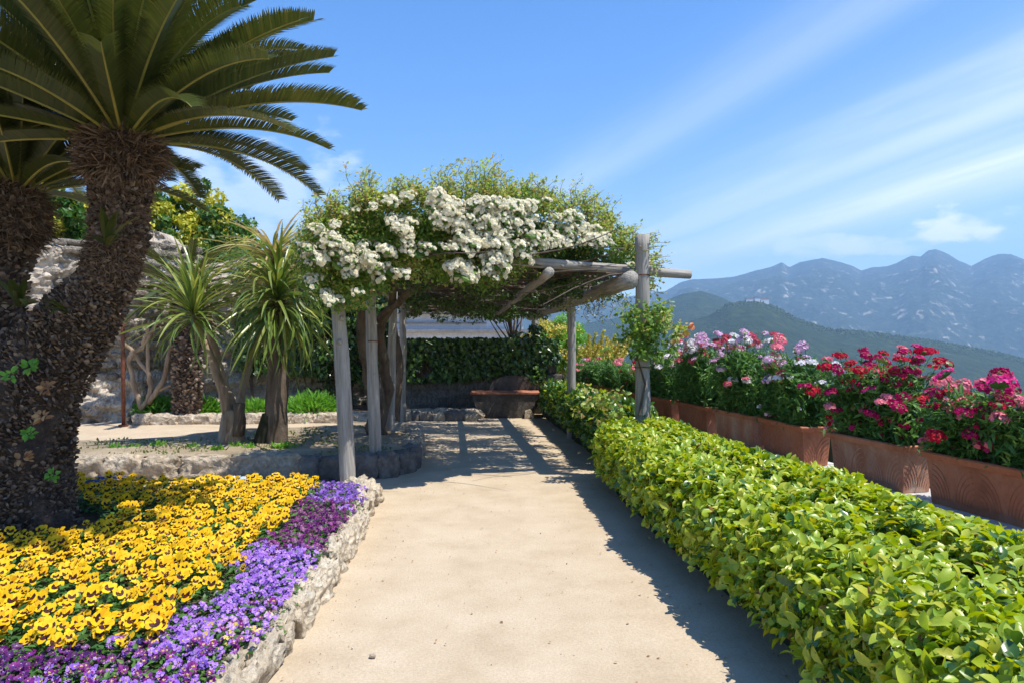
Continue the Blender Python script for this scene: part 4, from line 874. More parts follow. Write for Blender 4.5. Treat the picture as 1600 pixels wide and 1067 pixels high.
def dianthus(M, Lp, hmin, hmax, cols, nstem, nhead, nsingle, label, dens=1.0, bush=0.0, big=1.0):
    c0 = M.to_translation(); e = empty('dianthus_plant', (c0.x, c0.y, c0.z + 0.39), label, 'flowering plant', 'dianthus plants in the terracotta planters')
    st = MB(); P_ = []; D_ = []; N_ = []; S_ = []; tips = []
    for k in range(nstem):
        a = random.uniform(-Lp / 2 + 0.05, Lp / 2 - 0.05); b = random.uniform(-0.11, 0.11); base = M @ Vector((a, b, 0.385))
        hgt = random.uniform(hmin, hmax) * (1 - 0.25 * (abs(a) / Lp * 2) ** 3); le = random.uniform(-0.10, 0.10) + a * 0.12; lb = b * 1.6 + random.uniform(-0.12, 0.12)
        dv = M.to_3x3() @ Vector((le, lb, 0)); pts = [base + dv * t * t * 1.2 + Vector((0, 0, hgt * t)) for t in np.linspace(0, 1, 6)]
        st.tube(pts, 0.0035, 3, cap=False); tips.append((pts[-1], dv))
        nl = int(30 * dens)
        for j in range(nl):
            t = random.uniform(0.03, 0.96) ** 0.8; q = base + dv * t * t * 1.2 + Vector((0, 0, hgt * t)); P_.append(q[:]); az = random.uniform(0, 6.283); el = random.uniform(-0.1, 0.9)
            D_.append((math.cos(az) * math.cos(el), math.sin(az) * math.cos(el), math.sin(el))); N_.append((-math.cos(az) * 0.5, -math.sin(az) * 0.5, 1)); S_.append(random.uniform(0.06, 0.125) * (1.1 - 0.35 * t))
    nb_ = int(3000 * (0.5 + hmax)); la = rng.uniform(-Lp / 2 - 0.03, Lp / 2 + 0.03, nb_); lz = rng.random(nb_) ** 0.9 * (hmax * 0.74) * (1 - 0.35 * (np.abs(la) * 2 / Lp) ** 3); spread = 0.13 + 0.16 * np.sqrt(lz / hmax); lb = rng.uniform(-1, 1, nb_) * spread
    lump = fbm(la * 7 + Lp + c0.y, lz * 7 + lb * 6, 3, 5); keep = lump > 0.40; la, lz, lb = la[keep], lz[keep], lb[keep]
    A_ = np.array(M); Q = np.stack([la, lb, lz + 0.38, np.ones(len(la))], -1) @ A_.T; dd = unit(rng.normal(0, .6, (len(la), 3)) + np.array([0, 0, 0.35])); P_ += list(Q[:, :3]); D_ += list(dd); N_ += list(unit(rng.normal(0, .5, (len(la), 3)) + [0, 0, .8])); S_ += list(rng.uniform(0.05, 0.115, len(la)))
    V, Fc = scatter_leaves(np.array(P_), np.array(D_), np.array(N_), np.array(S_), leaf_t([(0, 0.0), (0.35, 0.13), (0.7, 0.10), (1, 0)], 0.3, 0.4))
    link('foliage', npmesh('foliage', V, Fc, L_dia), e, kind='stuff'); link('stems', st.mesh('stems', L_dia), e, kind='stuff')
    tips.sort(key=lambda t: -t[0].z); hi = tips[: int(len(tips) * 0.75)]; random.shuffle(hi)
    for k in range(nhead):
        p, dv = hi[k % len(hi)]; c = random.choices(list(cols), weights=list(cols.values()))[0]
        if k % 3 == 2: p = p + Vector((random.uniform(-0.1, 0), random.uniform(-0.15, 0.05), -random.uniform(0.08, 0.25)))
        nr = Vector((random.gauss(-0.1, .3), random.gauss(-0.3, .3), 1)).normalized()
        link('flower_head', random.choice(heads[c]), e, Matrix.Translation(p + Vector((0, 0, 0.0))) @ nr.to_track_quat('Z', 'Y').to_matrix().to_4x4() @ Matrix.Scale(random.uniform(0.85, 1.35) * big, 4))
    for k in range(nsingle):
        a = random.uniform(-Lp / 2, Lp / 2); b = random.uniform(0.0, 0.22); q = M @ Vector((a, b, 0.40 + random.uniform(0.05, hmax * 0.75))); c = random.choices(list(cols), weights=list(cols.values()))[0]
        nr = Vector((random.gauss(-0.4, .3), random.gauss(-0.6, .3), 0.7)).normalized()
        link('blossom', random.choice(singles[c]), e, Matrix.Translation(q) @ nr.to_track_quat('Z', 'Y').to_matrix().to_4x4() @ Matrix.Scale(random.uniform(0.8, 1.3), 4))
    return e
RG = {'red': 3, 'crimson': 4, 'magenta': 3, 'pink': 3}
specs = [
 (3.75, 0.00, m_terra, 'terracotta planter cut by the right edge of the picture, the one nearest the camera', {'magenta': 2, 'crimson': 3, 'pink': 3, 'red': 1}, 0.22, 0.60, 60, 26, 34, 'crimson and pink dianthus in the nearest planter at the right edge'),
 (4.93, 0.02, m_terra, 'warm terracotta planter at the right edge under pink and crimson flowers', {'magenta': 2, 'crimson': 3, 'pink': 4, 'red': 1}, 0.22, 0.64, 60, 28, 36, 'pink and crimson dianthus spilling over the planter at the right edge'),
 (6.10, 0.03, m_bloom, 'terracotta planter with white lime bloom under the tall red flowers', {'red': 5, 'crimson': 3, 'magenta': 1, 'pink': 3}, 0.28, 0.84, 70, 40, 40, 'tall dianthus with deep red and crimson heads in the lime bloomed planter'),
 (7.38, -0.08, m_terra, 'plain brown terracotta planter left of the lime bloomed one with its sunlit patterned end', {'pink': 2, 'lilac': 3, 'white': 3, 'rose': 1}, 0.35, 0.90, 60, 16, 6, 'leafy dianthus with white and lilac heads between the red and the rose ones'),
 (8.42, 0.02, m_bloom, 'pale whitened terracotta planter behind the far part of the bright hedge', {'lilac': 4, 'rose': 2, 'white': 2}, 0.42, 1.0, 64, 22, 2, 'tall dianthus with pale lilac and rose heads in the whitened planter'),
 (9.55, -0.01, m_terra, 'terracotta planter right of the tall pergola post', {'rose': 5, 'white': 3, 'lilac': 2}, 0.42, 1.0, 64, 26, 0, 'dianthus with dusky rose and white heads right of the pergola post'),
 (10.70, 0.02, m_terra, 'terracotta planter just behind the tall pergola post', {'white': 4, 'lilac': 3, 'rose': 1}, 0.36, 0.92, 56, 18, 0, 'dianthus with white heads beside the tall pergola post'),
 (11.85, 0.0, m_terrared, 'reddish terracotta planter seen left of the tall pergola post', {'red': 3, 'pink': 3, 'magenta': 2}, 0.2, 0.60, 44, 9, 8, 'red and pink dianthus left of the tall pergola post'),
 (13.0, 0.02, m_terrared, 'reddish terracotta planter in shade between two pergola posts', {'red': 2, 'pink': 2}, 0.2, 0.62, 40, 4, 3, 'dark leaved dianthus with few red flowers between two pergola posts'),
 (14.15, 0.0, m_terrared, 'farther terracotta planter behind the middle right pergola post', {'pink': 4, 'lilac': 1}, 0.2, 0.60, 40, 7, 3, 'small pink flowered dianthus behind the middle right pergola post'),
 (15.3, 0.0, m_terrared, 'last terracotta planter of the row at the far end', {'pink': 4, 'lilac': 2}, 0.2, 0.55, 36, 5, 2, 'last small pink dianthus at the far end of the planters')]
for i, (Yc, rot, mat, lab, cols, h0, h1, ns, nh, nsg, dl) in enumerate(specs):
    e, M = build_planter(i, Yc, rot, 0.95, mat, lab)
    dianthus(M, 0.95, h0, h1, cols, int(ns * 1.2), int(nh * 2.0), int(nsg * 1.5), dl)

# ================================================================== PANSY BED
def petal(mb, a, w, r, r_in, m_out, m_in, zt=0.0, cup=0.1, off=0.0):
    """petal fan: inner patch and outer part"""
    base = (0, off, zt); inn = []; out_ = []
    for k, t in enumerate((-1, -0.33, 0.33, 1)):
        aa = a + t * w; inn.append((r_in * math.cos(aa), r_in * math.sin(aa) + off, zt + cup * r_in))
    for k, t in enumerate((-0.9, -0.5, 0, 0.5, 0.9)):
        rr = r * (0.72, 0.98, 1.04, 0.98, 0.72)[k] * random.uniform(0.95, 1.05); aa = a + t * w * 1.12; out_.append((rr * math.cos(aa), rr * math.sin(aa) + off, zt + cup * rr + random.uniform(-0.04, 0.06) * r))
    V = [base] + inn + out_
    mb.add(V, [(0, 1, 2), (0, 2, 3), (0, 3, 4)], m_in); mb.add(V, [(1, 5, 6), (1, 6, 2), (2, 6, 7), (2, 7, 3), (3, 7, 8), (3, 8, 4), (4, 8, 9)], m_out)
def pansy_mesh(name, mats, blotch=0.55, r=0.038, small=False):
    """face in the XY plane, +Y up, +Z out"""
    mb = MB(); j = lambda: random.uniform(-0.08, 0.08)
    petal(mb, R(60) + j(), 0.62, r, r * 0.2, 0, 0, -0.004, 0.0); petal(mb, R(120) + j(), 0.62, r * 0.98, r * 0.2, 0, 0, -0.006, 0.0)
    petal(mb, R(5) + j(), 0.55, r * 0.88, r * blotch, 0, 1, 0.0, 0.05); petal(mb, R(175) + j(), 0.55, r * 0.88, r * blotch, 0, 1, 0.001, 0.05)
    petal(mb, R(270) + j(), 0.80, r * 0.98, r * blotch * 1.05, 0, 1, 0.003, 0.1)
    V = [(r * 0.12 * math.cos(t), r * 0.12 * math.sin(t) - 0.001, 0.007) for t in np.linspace(0, 6.283, 6)[:-1]]; mb.add(V, [(0, 1, 2), (0, 2, 3), (0, 3, 4)], 2)
    return mb
pans = [pansy_mesh('flower', None).mesh('flower', [L_pansy, L_blotch, L_pansy]) for k in range(7)]
def leaf_tuft(n, rad, hgt, size, T=T_leaf):
    a = rng.uniform(0, 6.283, n); r = rad * np.sqrt(rng.random(n)); z = hgt * rng.uniform(0.15, 1, n) * (1 - 0.4 * (r / rad) ** 2)
    pos = np.stack([r * np.cos(a), r * np.sin(a), z], -1); a2 = a + rng.normal(0, .8, n); el = rng.uniform(-0.2, 0.9, n)
    d = np.stack([np.cos(a2) * np.cos(el), np.sin(a2) * np.cos(el), np.sin(el)], -1); nr = unit(np.stack([-np.cos(a2) * .4, -np.sin(a2) * .4, np.ones(n)], -1) + rng.normal(0, .3, (n, 3)))
    return scatter_leaves(pos, d, nr, size * rng.uniform(0.6, 1.2, n), T)
tufts = []
for k in range(5): V, Fc = leaf_tuft(70, 0.14, 0.15, 0.05); tufts.append(npmesh('foliage', V, Fc, L_bedleaf))
vtufts = []
for k in range(5): V, Fc = leaf_tuft(85, 0.11, 0.13, 0.034); vtufts.append(npmesh('foliage', V, Fc, L_bedleaf))
def in_trunk(x, y): return (x + 3.95) ** 2 / 0.85 ** 2 + (y - 5.45) ** 2 / 0.62 ** 2 < 1
def inner_x(Y): return float(np.interp(Y, [2.8, 3.3, 4.5, 5.8, 7.0], [-1.66, -1.66, -1.70, -1.80, -1.92])) + 0.05 * math.sin(Y * 5)
yp = []; y = 3.28
while y < 6.98:
    x = inner_x(y) - 0.10
    while x > -0.78 * y - 0.25 and x > -6.0:
        xx = x + random.uniform(-0.05, 0.05); yy = y + random.uniform(-0.05, 0.05)
        if not in_trunk(xx, yy) and xx < inner_x(yy) - 0.04: yp.append((xx, yy))
        x -= 0.185
    y += 0.175
R = math.radians
def pansy_label(x, y):
    if (x + 3.95) ** 2 / 1.35 ** 2 + (y - 5.45) ** 2 / 1.1 ** 2 < 1: w = ('yellow pansy plant at the foot of the dark cycad trunk', 'yellow pansies at the foot of the cycad')
    elif x > inner_x(y) - 0.30 and y > 4.6: w = ('yellow pansy plant bordering the dark magenta violas', 'yellow pansies bordering the magenta violas')
    elif x > inner_x(y) - 0.30: w = ('yellow pansy plant bordering the lavender violas', 'yellow pansies bordering the lavender violas')
    elif y > 6.5: w = ('yellow pansy plant in the far rows next to the raised bed wall', 'yellow pansies in the far rows')
    elif y < 3.65: w = ('yellow pansy plant in the nearest rows above the dark purple violas', 'yellow pansies in the nearest rows')
    elif y < 4.6: w = ('yellow pansy plant in the near middle of the flower bed', 'yellow pansies in the near middle of the bed')
    else: w = ('yellow pansy plant in the far middle of the bed right of the cycad', 'yellow pansies in the far middle of the bed')
    return w[0], 'pansy', w[1]
yp.sort(key=lambda t: t[1])
for (x, y) in yp:
    e = empty('pansy_plant', (x, y, 0.10), *pansy_label(x, y))
    M = Matrix.Translation((x, y, 0.10)); link('foliage', random.choice(tufts), e, M @ Matrix.Rotation(random.uniform(0, 6.28), 4, 'Z'), kind='stuff')
    gap = fbm(np.array([x * 2.1]), np.array([y * 2.1]), 3, 61)[0]
    nf = random.randint(7, 10) if gap > 0.40 else random.randint(2, 5)
    for k in range(nf):
        a = random.uniform(0, 6.283); r = 0.115 * math.sqrt(random.random()); z = random.uniform(0.13, 0.20) - 0.25 * r
        out_n = Vector((random.gauss(0.05, 0.38), -0.75 + random.gauss(0, 0.35), random.uniform(0.45, 1.1))).normalized()
        q = out_n.to_track_quat('Z', 'Y')
        up = q.to_matrix().to_4x4()
        link('flower', random.choice(pans), e, Matrix.Translation((x + r * math.cos(a), y + r * math.sin(a), 0.10 + z)) @ up @ Matrix.Rotation(random.gauss(0, 0.35), 4, 'Z') @ Matrix.Scale(random.uniform(0.62, 1.2), 4))
# violas along the kerb
def viola_blossoms(cols, n, rad=0.10):
    mb = MB()
    for k in range(n):
        a = random.uniform(0, 6.283); r = rad * math.sqrt(random.random()); c = Vector((r * math.cos(a), r * math.sin(a), random.uniform(0.105, 0.15) - r * 0.25))
        nr = Vector((random.gauss(0.1, .4), -0.5 + random.gauss(0, .4), random.uniform(0.5, 1.1))).normalized(); q = nr.to_track_quat('Z', 'Y').to_matrix(); s = random.uniform(0.8, 1.2)
        f = pansy_mesh('v', None, 0.3, 0.0165); A = np.array(q @ Matrix.Rotation(random.gauss(0, .3), 3, 'Z')) * s
        c0 = random.choices(range(len(cols)), weights=[w for _, w in cols])[0]
        VV = np.vstack(f.V) @ A.T + np.array(c[:]); Mi = np.concatenate(f.M); Mi = np.where(Mi == 0, c0, np.where(Mi == 1, len(cols), len(cols) + 1))
        mb.add(VV, np.vstack(f.F), Mi)
    return mb
def viola_set(cols, inner): return [viola_blossoms(cols, 20).mesh('blossoms', [m_ for m_, _ in cols] + [inner, L_vyel]) for k in range(4)]
VS = {'blue violet': viola_set([(L_vblue, 3), (L_vlav, 1), (L_vdark, 1)], L_vdark), 'dark magenta': viola_set([(L_vmag, 4), (L_vdark, 1)], L_vdark),
      'lavender': viola_set([(L_vlav, 5), (L_vblue, 1)], L_vdark), 'yellow and violet': viola_set([(L_vlav, 2), (L_vyel, 1.3), (L_vmag, 1)], L_vyel), 'dark purple': viola_set([(L_vdark, 5), (L_vmag, 2)], L_vblue),
      'mixed purple': viola_set([(L_vlav, 3), (L_vmag, 2), (L_vdark, 1)], L_vyel), 'pale blue': viola_set([(L_vpale, 1)], L_vpale)}
def viola(x, y, kind, z0=0.08):
    e = empty('viola_plant', (x, y, z0), kind + ' viola plant among the violas of that colour along the kerb', 'viola', kind + ' violas edging the flower bed')
    M = Matrix.Translation((x, y, z0)) @ Matrix.Scale(random.uniform(0.9, 1.15), 4); link('foliage', random.choice(vtufts), e, M @ Matrix.Rotation(random.uniform(0, 6.28), 4, 'Z'), kind='stuff'); link('blossoms', random.choice(VS[kind]), e, M, kind='stuff'); return e
y = 2.45
while y < 7.0:
    x = kx(y) - 0.10; x_in = inner_x(y) if y > 3.25 else -2.6
    while x > x_in - 0.02:
        xx = x + random.uniform(-0.03, 0.03); yy = y + random.uniform(-0.03, 0.03); t = yy + (xx + 1.4) * 0.3
        if y <= 3.25 and xx < -1.72: kind = 'dark purple' if xx < -1.86 - random.uniform(0, 0.1) else 'mixed purple'
        elif t > 6.15: kind = 'blue violet'
        elif t > 4.72: kind = 'dark magenta' if t < 5.9 or random.random() < 0.6 else 'lavender'
        elif t > 3.62: kind = 'lavender' if random.random() < 0.93 else 'mixed purple'
        elif t > 3.32: kind = 'yellow and violet' if xx > -1.5 else 'lavender'
        else: kind = random.choice(['mixed purple', 'lavender', 'mixed purple'])
        viola(xx, yy, kind); x -= 0.128
    y += 0.125
for k, (x, y) in enumerate([(-2.72, 7.0), (-2.62, 6.98)]):
    e = viola(x, y, 'pale blue', 0.12)
    e['label'] = ['pale blue viola at the far edge of the yellow pansies, left one of the pair', 'pale blue viola at the far edge of the yellow pansies, right one of the pair'][k]; e['group'] = 'pale blue violas at the far edge of the bed'
e = empty('blue_tray', (-3.95, 6.85, 0.2), 'small blue plastic tray lying among the pansies near the cycad trunk', 'tray')
mb = MB(); mb.box((-4.12, 6.80, 0.235), (-3.80, 6.95, 0.245)); link('base', mb.mesh('base', m_bluep), e)
mb = MB(); mb.box((-4.12, 6.785, 0.23), (-3.80, 6.797, 0.27)); mb.box((-4.12, 6.953, 0.23), (-3.80, 6.965, 0.27)); link('rim', mb.mesh('rim', m_bluep), e)

# ================================================================== CYCAD
cyc = empty('cycad', (-4.0, 5.5, 0), 'massive dark two headed cycad with arching fronds leaning over the pansy bed at the left', 'cycad')
cyc_main = [(-4.0, 5.50, -0.1, 0.56), (-3.97, 5.50, 0.25, 0.49), (-3.97, 5.50, 0.60, 0.46), (-3.92, 5.50, 0.95, 0.44), (-3.74, 5.48, 1.28, 0.36), (-3.38, 5.45, 1.72, 0.27), (-3.11, 5.40, 2.05, 0.185), (-2.99, 5.35, 2.35, 0.165), (-2.94, 5.30, 2.7, 0.17), (-2.92, 5.28, 2.95, 0.22), (-2.90, 5.26, 3.15, 0.19)]
cyc_side = [(-4.15, 5.7, 0.9, 0.36), (-4.30, 5.85, 1.4, 0.30), (-4.42, 5.95, 1.9, 0.25), (-4.42, 6.0, 2.3, 0.25), (-4.32, 6.0, 2.6, 0.30), (-4.25, 6.0, 2.80, 0.27), (-4.2, 6.0, 2.95, 0.15)]
def ipath(path, t):
    k = t * (len(path) - 1); i = min(int(k), len(path) - 2); f = k - i; return np.array(path[i]) * (1 - f) + np.array(path[i + 1]) * f
for path in (cyc_main, cyc_side):
    mb = MB(); pts = []; rad = []
    for i in range(41): q = ipath(path, i / 40); pts.append(q[:3]); rad.append(q[3] * 0.95)
    mb.tube(pts, rad, 28, wob=0.22); link('trunk', mb.mesh('trunk', m_cyc, True), cyc)
# scales: old leaf bases, spiral pattern, pointing up and out
T_scale = (np.array([(-0.5, 0, 0), (0.5, 0, 0), (0.42, 0.7, 0.25), (0, 1.0, 0.38), (-0.42, 0.7, 0.25), (0, 0.45, 0.42), (0, 0.0, 0.12)], float), np.array([(0, 6, 5), (6, 1, 5), (0, 5, 4), (4, 5, 3), (3, 5, 2), (2, 5, 1)]))
def scales(path, n, size, t0=0.0, t1=1.0):
    P_ = []; D_ = []; N_ = []; S_ = []
    for k in range(n):
        t = t0 + (t1 - t0) * k / n; a = k * 2.39996; q = ipath(path, t); q2 = ipath(path, min(1, t + 0.03)); ax = Vector((q2 - q)[:3])
        ax = ax.normalized() if ax.length > 1e-6 else Vector((0, 0, 1)); s1 = ax.orthogonal().normalized(); s2 = ax.cross(s1); o = s1 * math.cos(a) + s2 * math.sin(a)
        if o.y > 0.5: continue
        P_.append((Vector(q[:3]) + o * q[3] * random.uniform(0.93, 1.02))[:]); N_.append(o[:]); D_.append((ax * 0.5 + o * random.uniform(0.3, 0.9) + Vector((random.gauss(0, .4), random.gauss(0, .4), random.gauss(0, .4))))[:]); S_.append(size * random.uniform(0.7, 1.3))
    return np.array(P_), np.array(D_), np.array(N_), np.array(S_)
sv2 = []; sf2 = []; n0 = 0
for path, n_, s_, a_, b_ in ((cyc_main, 11000, 0.034, 0.02, 0.72), (cyc_main, 1500, 0.05, 0.7, 0.97), (cyc_side, 2600, 0.045, 0.0, 0.9)):
    P_, D_, N_, S_ = scales(path, n_, s_, a_, b_); V, Fc = bake(T_scale[0], T_scale[1], frames(D_, N_), P_, S_); sv2.append(V); sf2.append(Fc + n0); n0 += len(V)
link('leaf_bases', npmesh('leaf_bases', np.vstack(sv2), np.vstack(sf2), m_scale), cyc, kind='stuff')
# dead stalk stubs and fibre collar beneath the crowns
T_stub = (np.array([(-0.5, 0, 0), (0.5, 0, 0), (0, 0, 0.6), (-0.25, 1, 0.1), (0.25, 1, 0.1), (0, 1, 0.4)], float) * [0.1, 1, 0.1], np.array([(0, 1, 4), (0, 4, 3), (1, 2, 5), (1, 5, 4), (2, 0, 3), (2, 3, 5)]))
sv2 = []; sf2 = []; n0 = 0
for path, a_, b_, n_, ln in ((cyc_main, 0.62, 0.84, 1900, 0.06), (cyc_main, 0.86, 0.99, 1300, 0.13), (cyc_side, 0.60, 0.98, 1300, 0.10)):
    P_, D_, N_, S_ = scales(path, n_ * 2, ln, a_, b_); D_ = unit(N_ * 0.6 + rng.normal(0, .55, N_.shape) + np.array([0, 0, -0.3])); V, Fc = bake(T_stub[0], T_stub[1], frames(D_, N_), P_ + N_ * 0.01, S_); sv2.append(V); sf2.append(Fc + n0); n0 += len(V)
link('fibre_collar', npmesh('fibre_collar', np.vstack(sv2), np.vstack(sf2), m_fibre), cyc, kind='stuff')
# fronds: local +Y outward, Z up; rachis curves
def frond_mesh(Lf, droop, npair, vang, wmax, twist=0.0, mat=L_frond):
    mb = MB(); pts = []; tang = []
    ang = 0.0; p = np.array([0.0, 0.0]); seg = 24
    for i in range(seg + 1):
        t = i / seg; pts.append(p.copy()); ang = -droop * t ** 1.5; tang.append((math.cos(ang), math.sin(ang))); p = p + np.array(tang[-1]) * Lf / seg
    pts = np.array(pts); tang = np.array(tang)
    mb.tube([(0, a, b) for a, b in pts], [0.013 * (1 - 0.8 * i / seg) for i in range(seg + 1)], 5, 1)
    for i in range(npair):
        t = 0.10 + 0.90 * i / npair; k = t * seg; i0 = min(int(k), seg - 1); f = k - i0; c = pts[i0] * (1 - f) + pts[i0 + 1] * f; tg = tang[i0]; up = np.array([-tg[1], tg[0]])
        w = wmax * min(1, (t - 0.05) / 0.22) ** 0.7 * min(1, (1.08 - t) / 0.22) ** 0.6; fw = 0.45 + 0.55 * t
        hw = 0.0075 * (Lf / 1.5)
        for s in (-1, 1):
            dx = s * math.cos(vang); dz = math.sin(vang); fw_ = fw * random.uniform(0.9, 1.1); base = np.array([0, c[0], c[1]])
            T3 = np.array([0, tg[0], tg[1]]); U3 = np.array([0, up[0], up[1]]); S3 = np.array([s, 0, 0])
            d = unit(S3 * math.cos(vang) + U3 * math.sin(vang) + T3 * fw_ * 0.8); 
            mid = base + d * w * 0.55 + U3 * 0.004; tip = base + d * w - U3 * w * 0.10 + rng.normal(0, .003, 3)
            V = [base - T3 * hw, base + T3 * hw, mid + T3 * hw * 1.0, mid - T3 * hw * 1.0, tip]
            mb.add(V, [(0, 1, 2), (0, 2, 3), (3, 2, 4)], 0)
    return mb.mesh('frond', [mat, L_rachis])
fv = [frond_mesh(1.66, 0.58, 100, 0.55, 0.18), frond_mesh(1.55, 0.75, 95, 0.5, 0.175), frond_mesh(1.74, 0.45, 105, 0.6, 0.185), frond_mesh(1.45, 0.95, 88, 0.45, 0.165), frond_mesh(1.62, 0.65, 98, 0.65, 0.18)]
def crown(c, n, e0, e1, sc, skip=None, parent=cyc):
    for k in range(n):
        u_ = (k + 0.5) / n; el = e0 + (e1 - e0) * u_ ** 0.9; az = k * 2.39996 + random.uniform(-0.12, 0.12)
        M = Matrix.Translation(Vector(c) + Vector((0, 0, -0.06 + 0.14 * u_))) @ Matrix.Rotation(-az, 4, 'Z') @ Matrix.Translation((0, 0.10 * (1 - u_ * 0.6), 0)) @ Matrix.Rotation(el + random.uniform(-0.08, 0.08), 4, 'X') @ Matrix.Rotation(random.uniform(-0.25, 0.25), 4, 'Y') @ Matrix.Scale(sc * random.uniform(0.88, 1.08), 4)
        link('frond', fv[k % 5], parent, M)
crown((-2.90, 5.26, 3.15), 104, R(6), R(84), 1.0)
crown((-4.22, 6.0, 2.92), 60, R(12), R(82), 0.95)
def strap_mesh(Lf, w, droop, start=0.0):
    mb = MB(); V = []; p = np.array([0.0, 0.0]); seg = 9
    for i in range(seg + 1):
        t = i / seg; a = -droop * max(0, t - start) ** 1.3; ww = w * (0.55 + 1.1 * t if t < 0.3 else 0.88 * (1 - ((t - 0.3) / 0.7) ** 2.2) + 0.001)
        V += [(-ww, p[0], p[1] + 0.35 * ww), (0, p[0], p[1]), (ww, p[0], p[1] + 0.35 * ww)]; p = p + np.array([math.cos(a), math.sin(a)]) * Lf / seg
    Fc = []
    for i in range(seg):
        o = i * 3; Fc += [(o, o + 1, o + 4, o + 3), (o + 1, o + 2, o + 5, o + 4)]
    return V, Fc
# small pups on the trunk
pup = []
for d_ in (0.8, 1.2): V, Fc = strap_mesh(0.34, 0.034, d_); mb = MB(); mb.add(V, Fc); pup.append(mb.mesh('pup_frond', L_frond))
for (px, py, Yp, n_, s_) in [(170, 385, 4.95, 7, 1.0), (30, 480, 5.0, 7, 1.1), (105, 490, 5.0, 4, 0.7)]:
    c = P(px, py, Yp)
    for k in range(n_):
        az = random.uniform(-1.9, 1.9) + math.pi; M = Matrix.Translation(c) @ Matrix.Rotation(-az, 4, 'Z') @ Matrix.Rotation(random.uniform(0.1, 1.1), 4, 'X') @ Matrix.Rotation(random.uniform(-.5, .5), 4, 'Y') @ Matrix.Scale(s_ * random.uniform(0.8, 1.1), 4); link('pup_frond', random.choice(pup), cyc, M)
# little weeds rooted in the bark
for k, (px, py) in enumerate([(50, 575), (68, 655), (48, 680), (75, 610), (20, 590), (40, 720), (85, 745)]):
    c = P(px, py, 4.93); V, Fc = leaf_tuft(22, 0.028, 0.05, 0.05); V = V @ np.array(Matrix.Rotation(0.9, 3, 'X')).T + np.array(c[:])
    o = link('weed', npmesh('weed', V, Fc, L_dry if k % 2 else L_fern)); tag(o, ['small green weed rooted high in the cycad bark', 'dry brown weed on the cycad bark beside its right edge', 'green weed low on the cycad bark above a brown one', 'brown withered tuft halfway up the cycad trunk', 'small green tuft on the cycad bark at the left picture edge', 'brown withered tuft low on the cycad trunk', 'green sprig lowest on the cycad trunk'][k], 'weed', 'weeds rooted in the cycad bark')

# ================================================================== CORDYLINES
def strap_vars(mat, Lf, w, dr):
    out_ = []
    for d in dr: V, Fc = strap_mesh(Lf * random.uniform(0.9, 1.1), w, d); mb = MB(); mb.add(V, Fc); out_.append(mb.mesh('leaf', mat))
    return out_
sg = strap_vars(L_cord, 1.0, 0.022, (0.5, 0.9, 1.4, 1.9, 2.4)); sy = strap_vars(L_cordy, 0.95, 0.02, (0.5, 0.9, 1.3, 1.9))
def strap_crown(c, n, e0, e1, meshes, parent, sc=1.0, azc=None, axis=0.0):
    for k in range(n):
        u_ = (k + 0.5) / n; el = e0 + (e1 - e0) * u_; az = k * 2.39996 + random.uniform(-0.2, 0.2)
        M = Matrix.Translation(Vector(c) + Vector((0, 0, axis * (u_ - 0.5)))) @ Matrix.Rotation(-az, 4, 'Z') @ Matrix.Rotation(el + random.uniform(-0.15, 0.15), 4, 'X') @ Matrix.Rotation(random.uniform(-0.6, 0.6), 4, 'Y') @ Matrix.Scale(sc * random.uniform(0.75, 1.1), 4)
        link('leaf', random.choice(meshes), parent, M)
def trunk_part(parent, name, paths, mat=m_cordbark):
    mb = MB()
    for pts, r0, r1 in paths: bent_tube(mb, pts, r0, r1, 10, jit=0.012, wob=0.35)
    return link(name, mb.mesh(name, mat, True), parent)
bA = P(362, 690, 9.35)
eA = empty('cordyline', (bA.x, bA.y, BZ), 'many stemmed cordyline with pale trunks and a green strap leaved head leaning left', 'cordyline')
c1 = P(303, 492, 9.3); c2 = P(314, 425, 9.6)
trunk_part(eA, 'trunk', [([bA + Vector((0, 0, -0.1)), P(364, 640, 9.35)], 0.17, 0.13)])
trunk_part(eA, 'stem', [([P(358, 650, 9.35), P(345, 600, 9.3), P(322, 540, 9.3), c1], 0.07, 0.04)])
trunk_part(eA, 'stem', [([P(366, 650, 9.4), P(352, 610, 9.45), P(330, 530, 9.5), c2 + Vector((0, 0, -0.05))], 0.07, 0.045)])
trunk_part(eA, 'stem', [([P(370, 655, 9.42), P(380, 610, 9.7), P(398, 520, 10.0), P(428, 415, 10.2)], 0.06, 0.045)])
trunk_part(eA, 'broken_stub', [([P(372, 680, 9.28), P(374, 630, 9.28)], 0.085, 0.075)], m_bark)
strap_crown(c1, 140, R(-30), R(85), sg[:3], eA, 1.02, axis=0.15)
strap_crown(P(428, 408, 10.2), 190, R(-30), R(48), sy, eA, 1.12, axis=0.25)
strap_crown(c2, 26, R(-60), R(60), sy, eA, 0.45)
bB = P(432, 690, 9.35)
eB = empty('cordyline', (bB.x, bB.y, BZ), 'single trunked cordyline with a big drooping green head nearest the front pergola post', 'cordyline')
trunk_part(eB, 'trunk', [([bB + Vector((0, 0, -0.1)), P(433, 640, 9.35), P(434, 560, 9.35), P(435, 470, 9.35)], 0.17, 0.10)], m_bark)
strap_crown(P(435, 470, 9.35), 230, R(-42), R(68), sg[1:], eB, 1.12, axis=0.40)
strap_crown(P(435, 480, 9.35), 26, R(-80), R(-40), sy, eB, 0.8, axis=0.2)
e = empty('tree_stump', P(407, 688, 9.3), 'dark split stump leaning between the two cordyline trunks', 'stump')
mb = MB(); prism(mb, P(407, 688, 9.3).x, 9.22, 9.34, [(-0.10, 0.2), (0.06, 0.2), (0.13, 0.45), (0.12, 0.62), (0.05, 0.66), (0.0, 0.5)]); link('trunk', mb.mesh('stump', m_core), e)
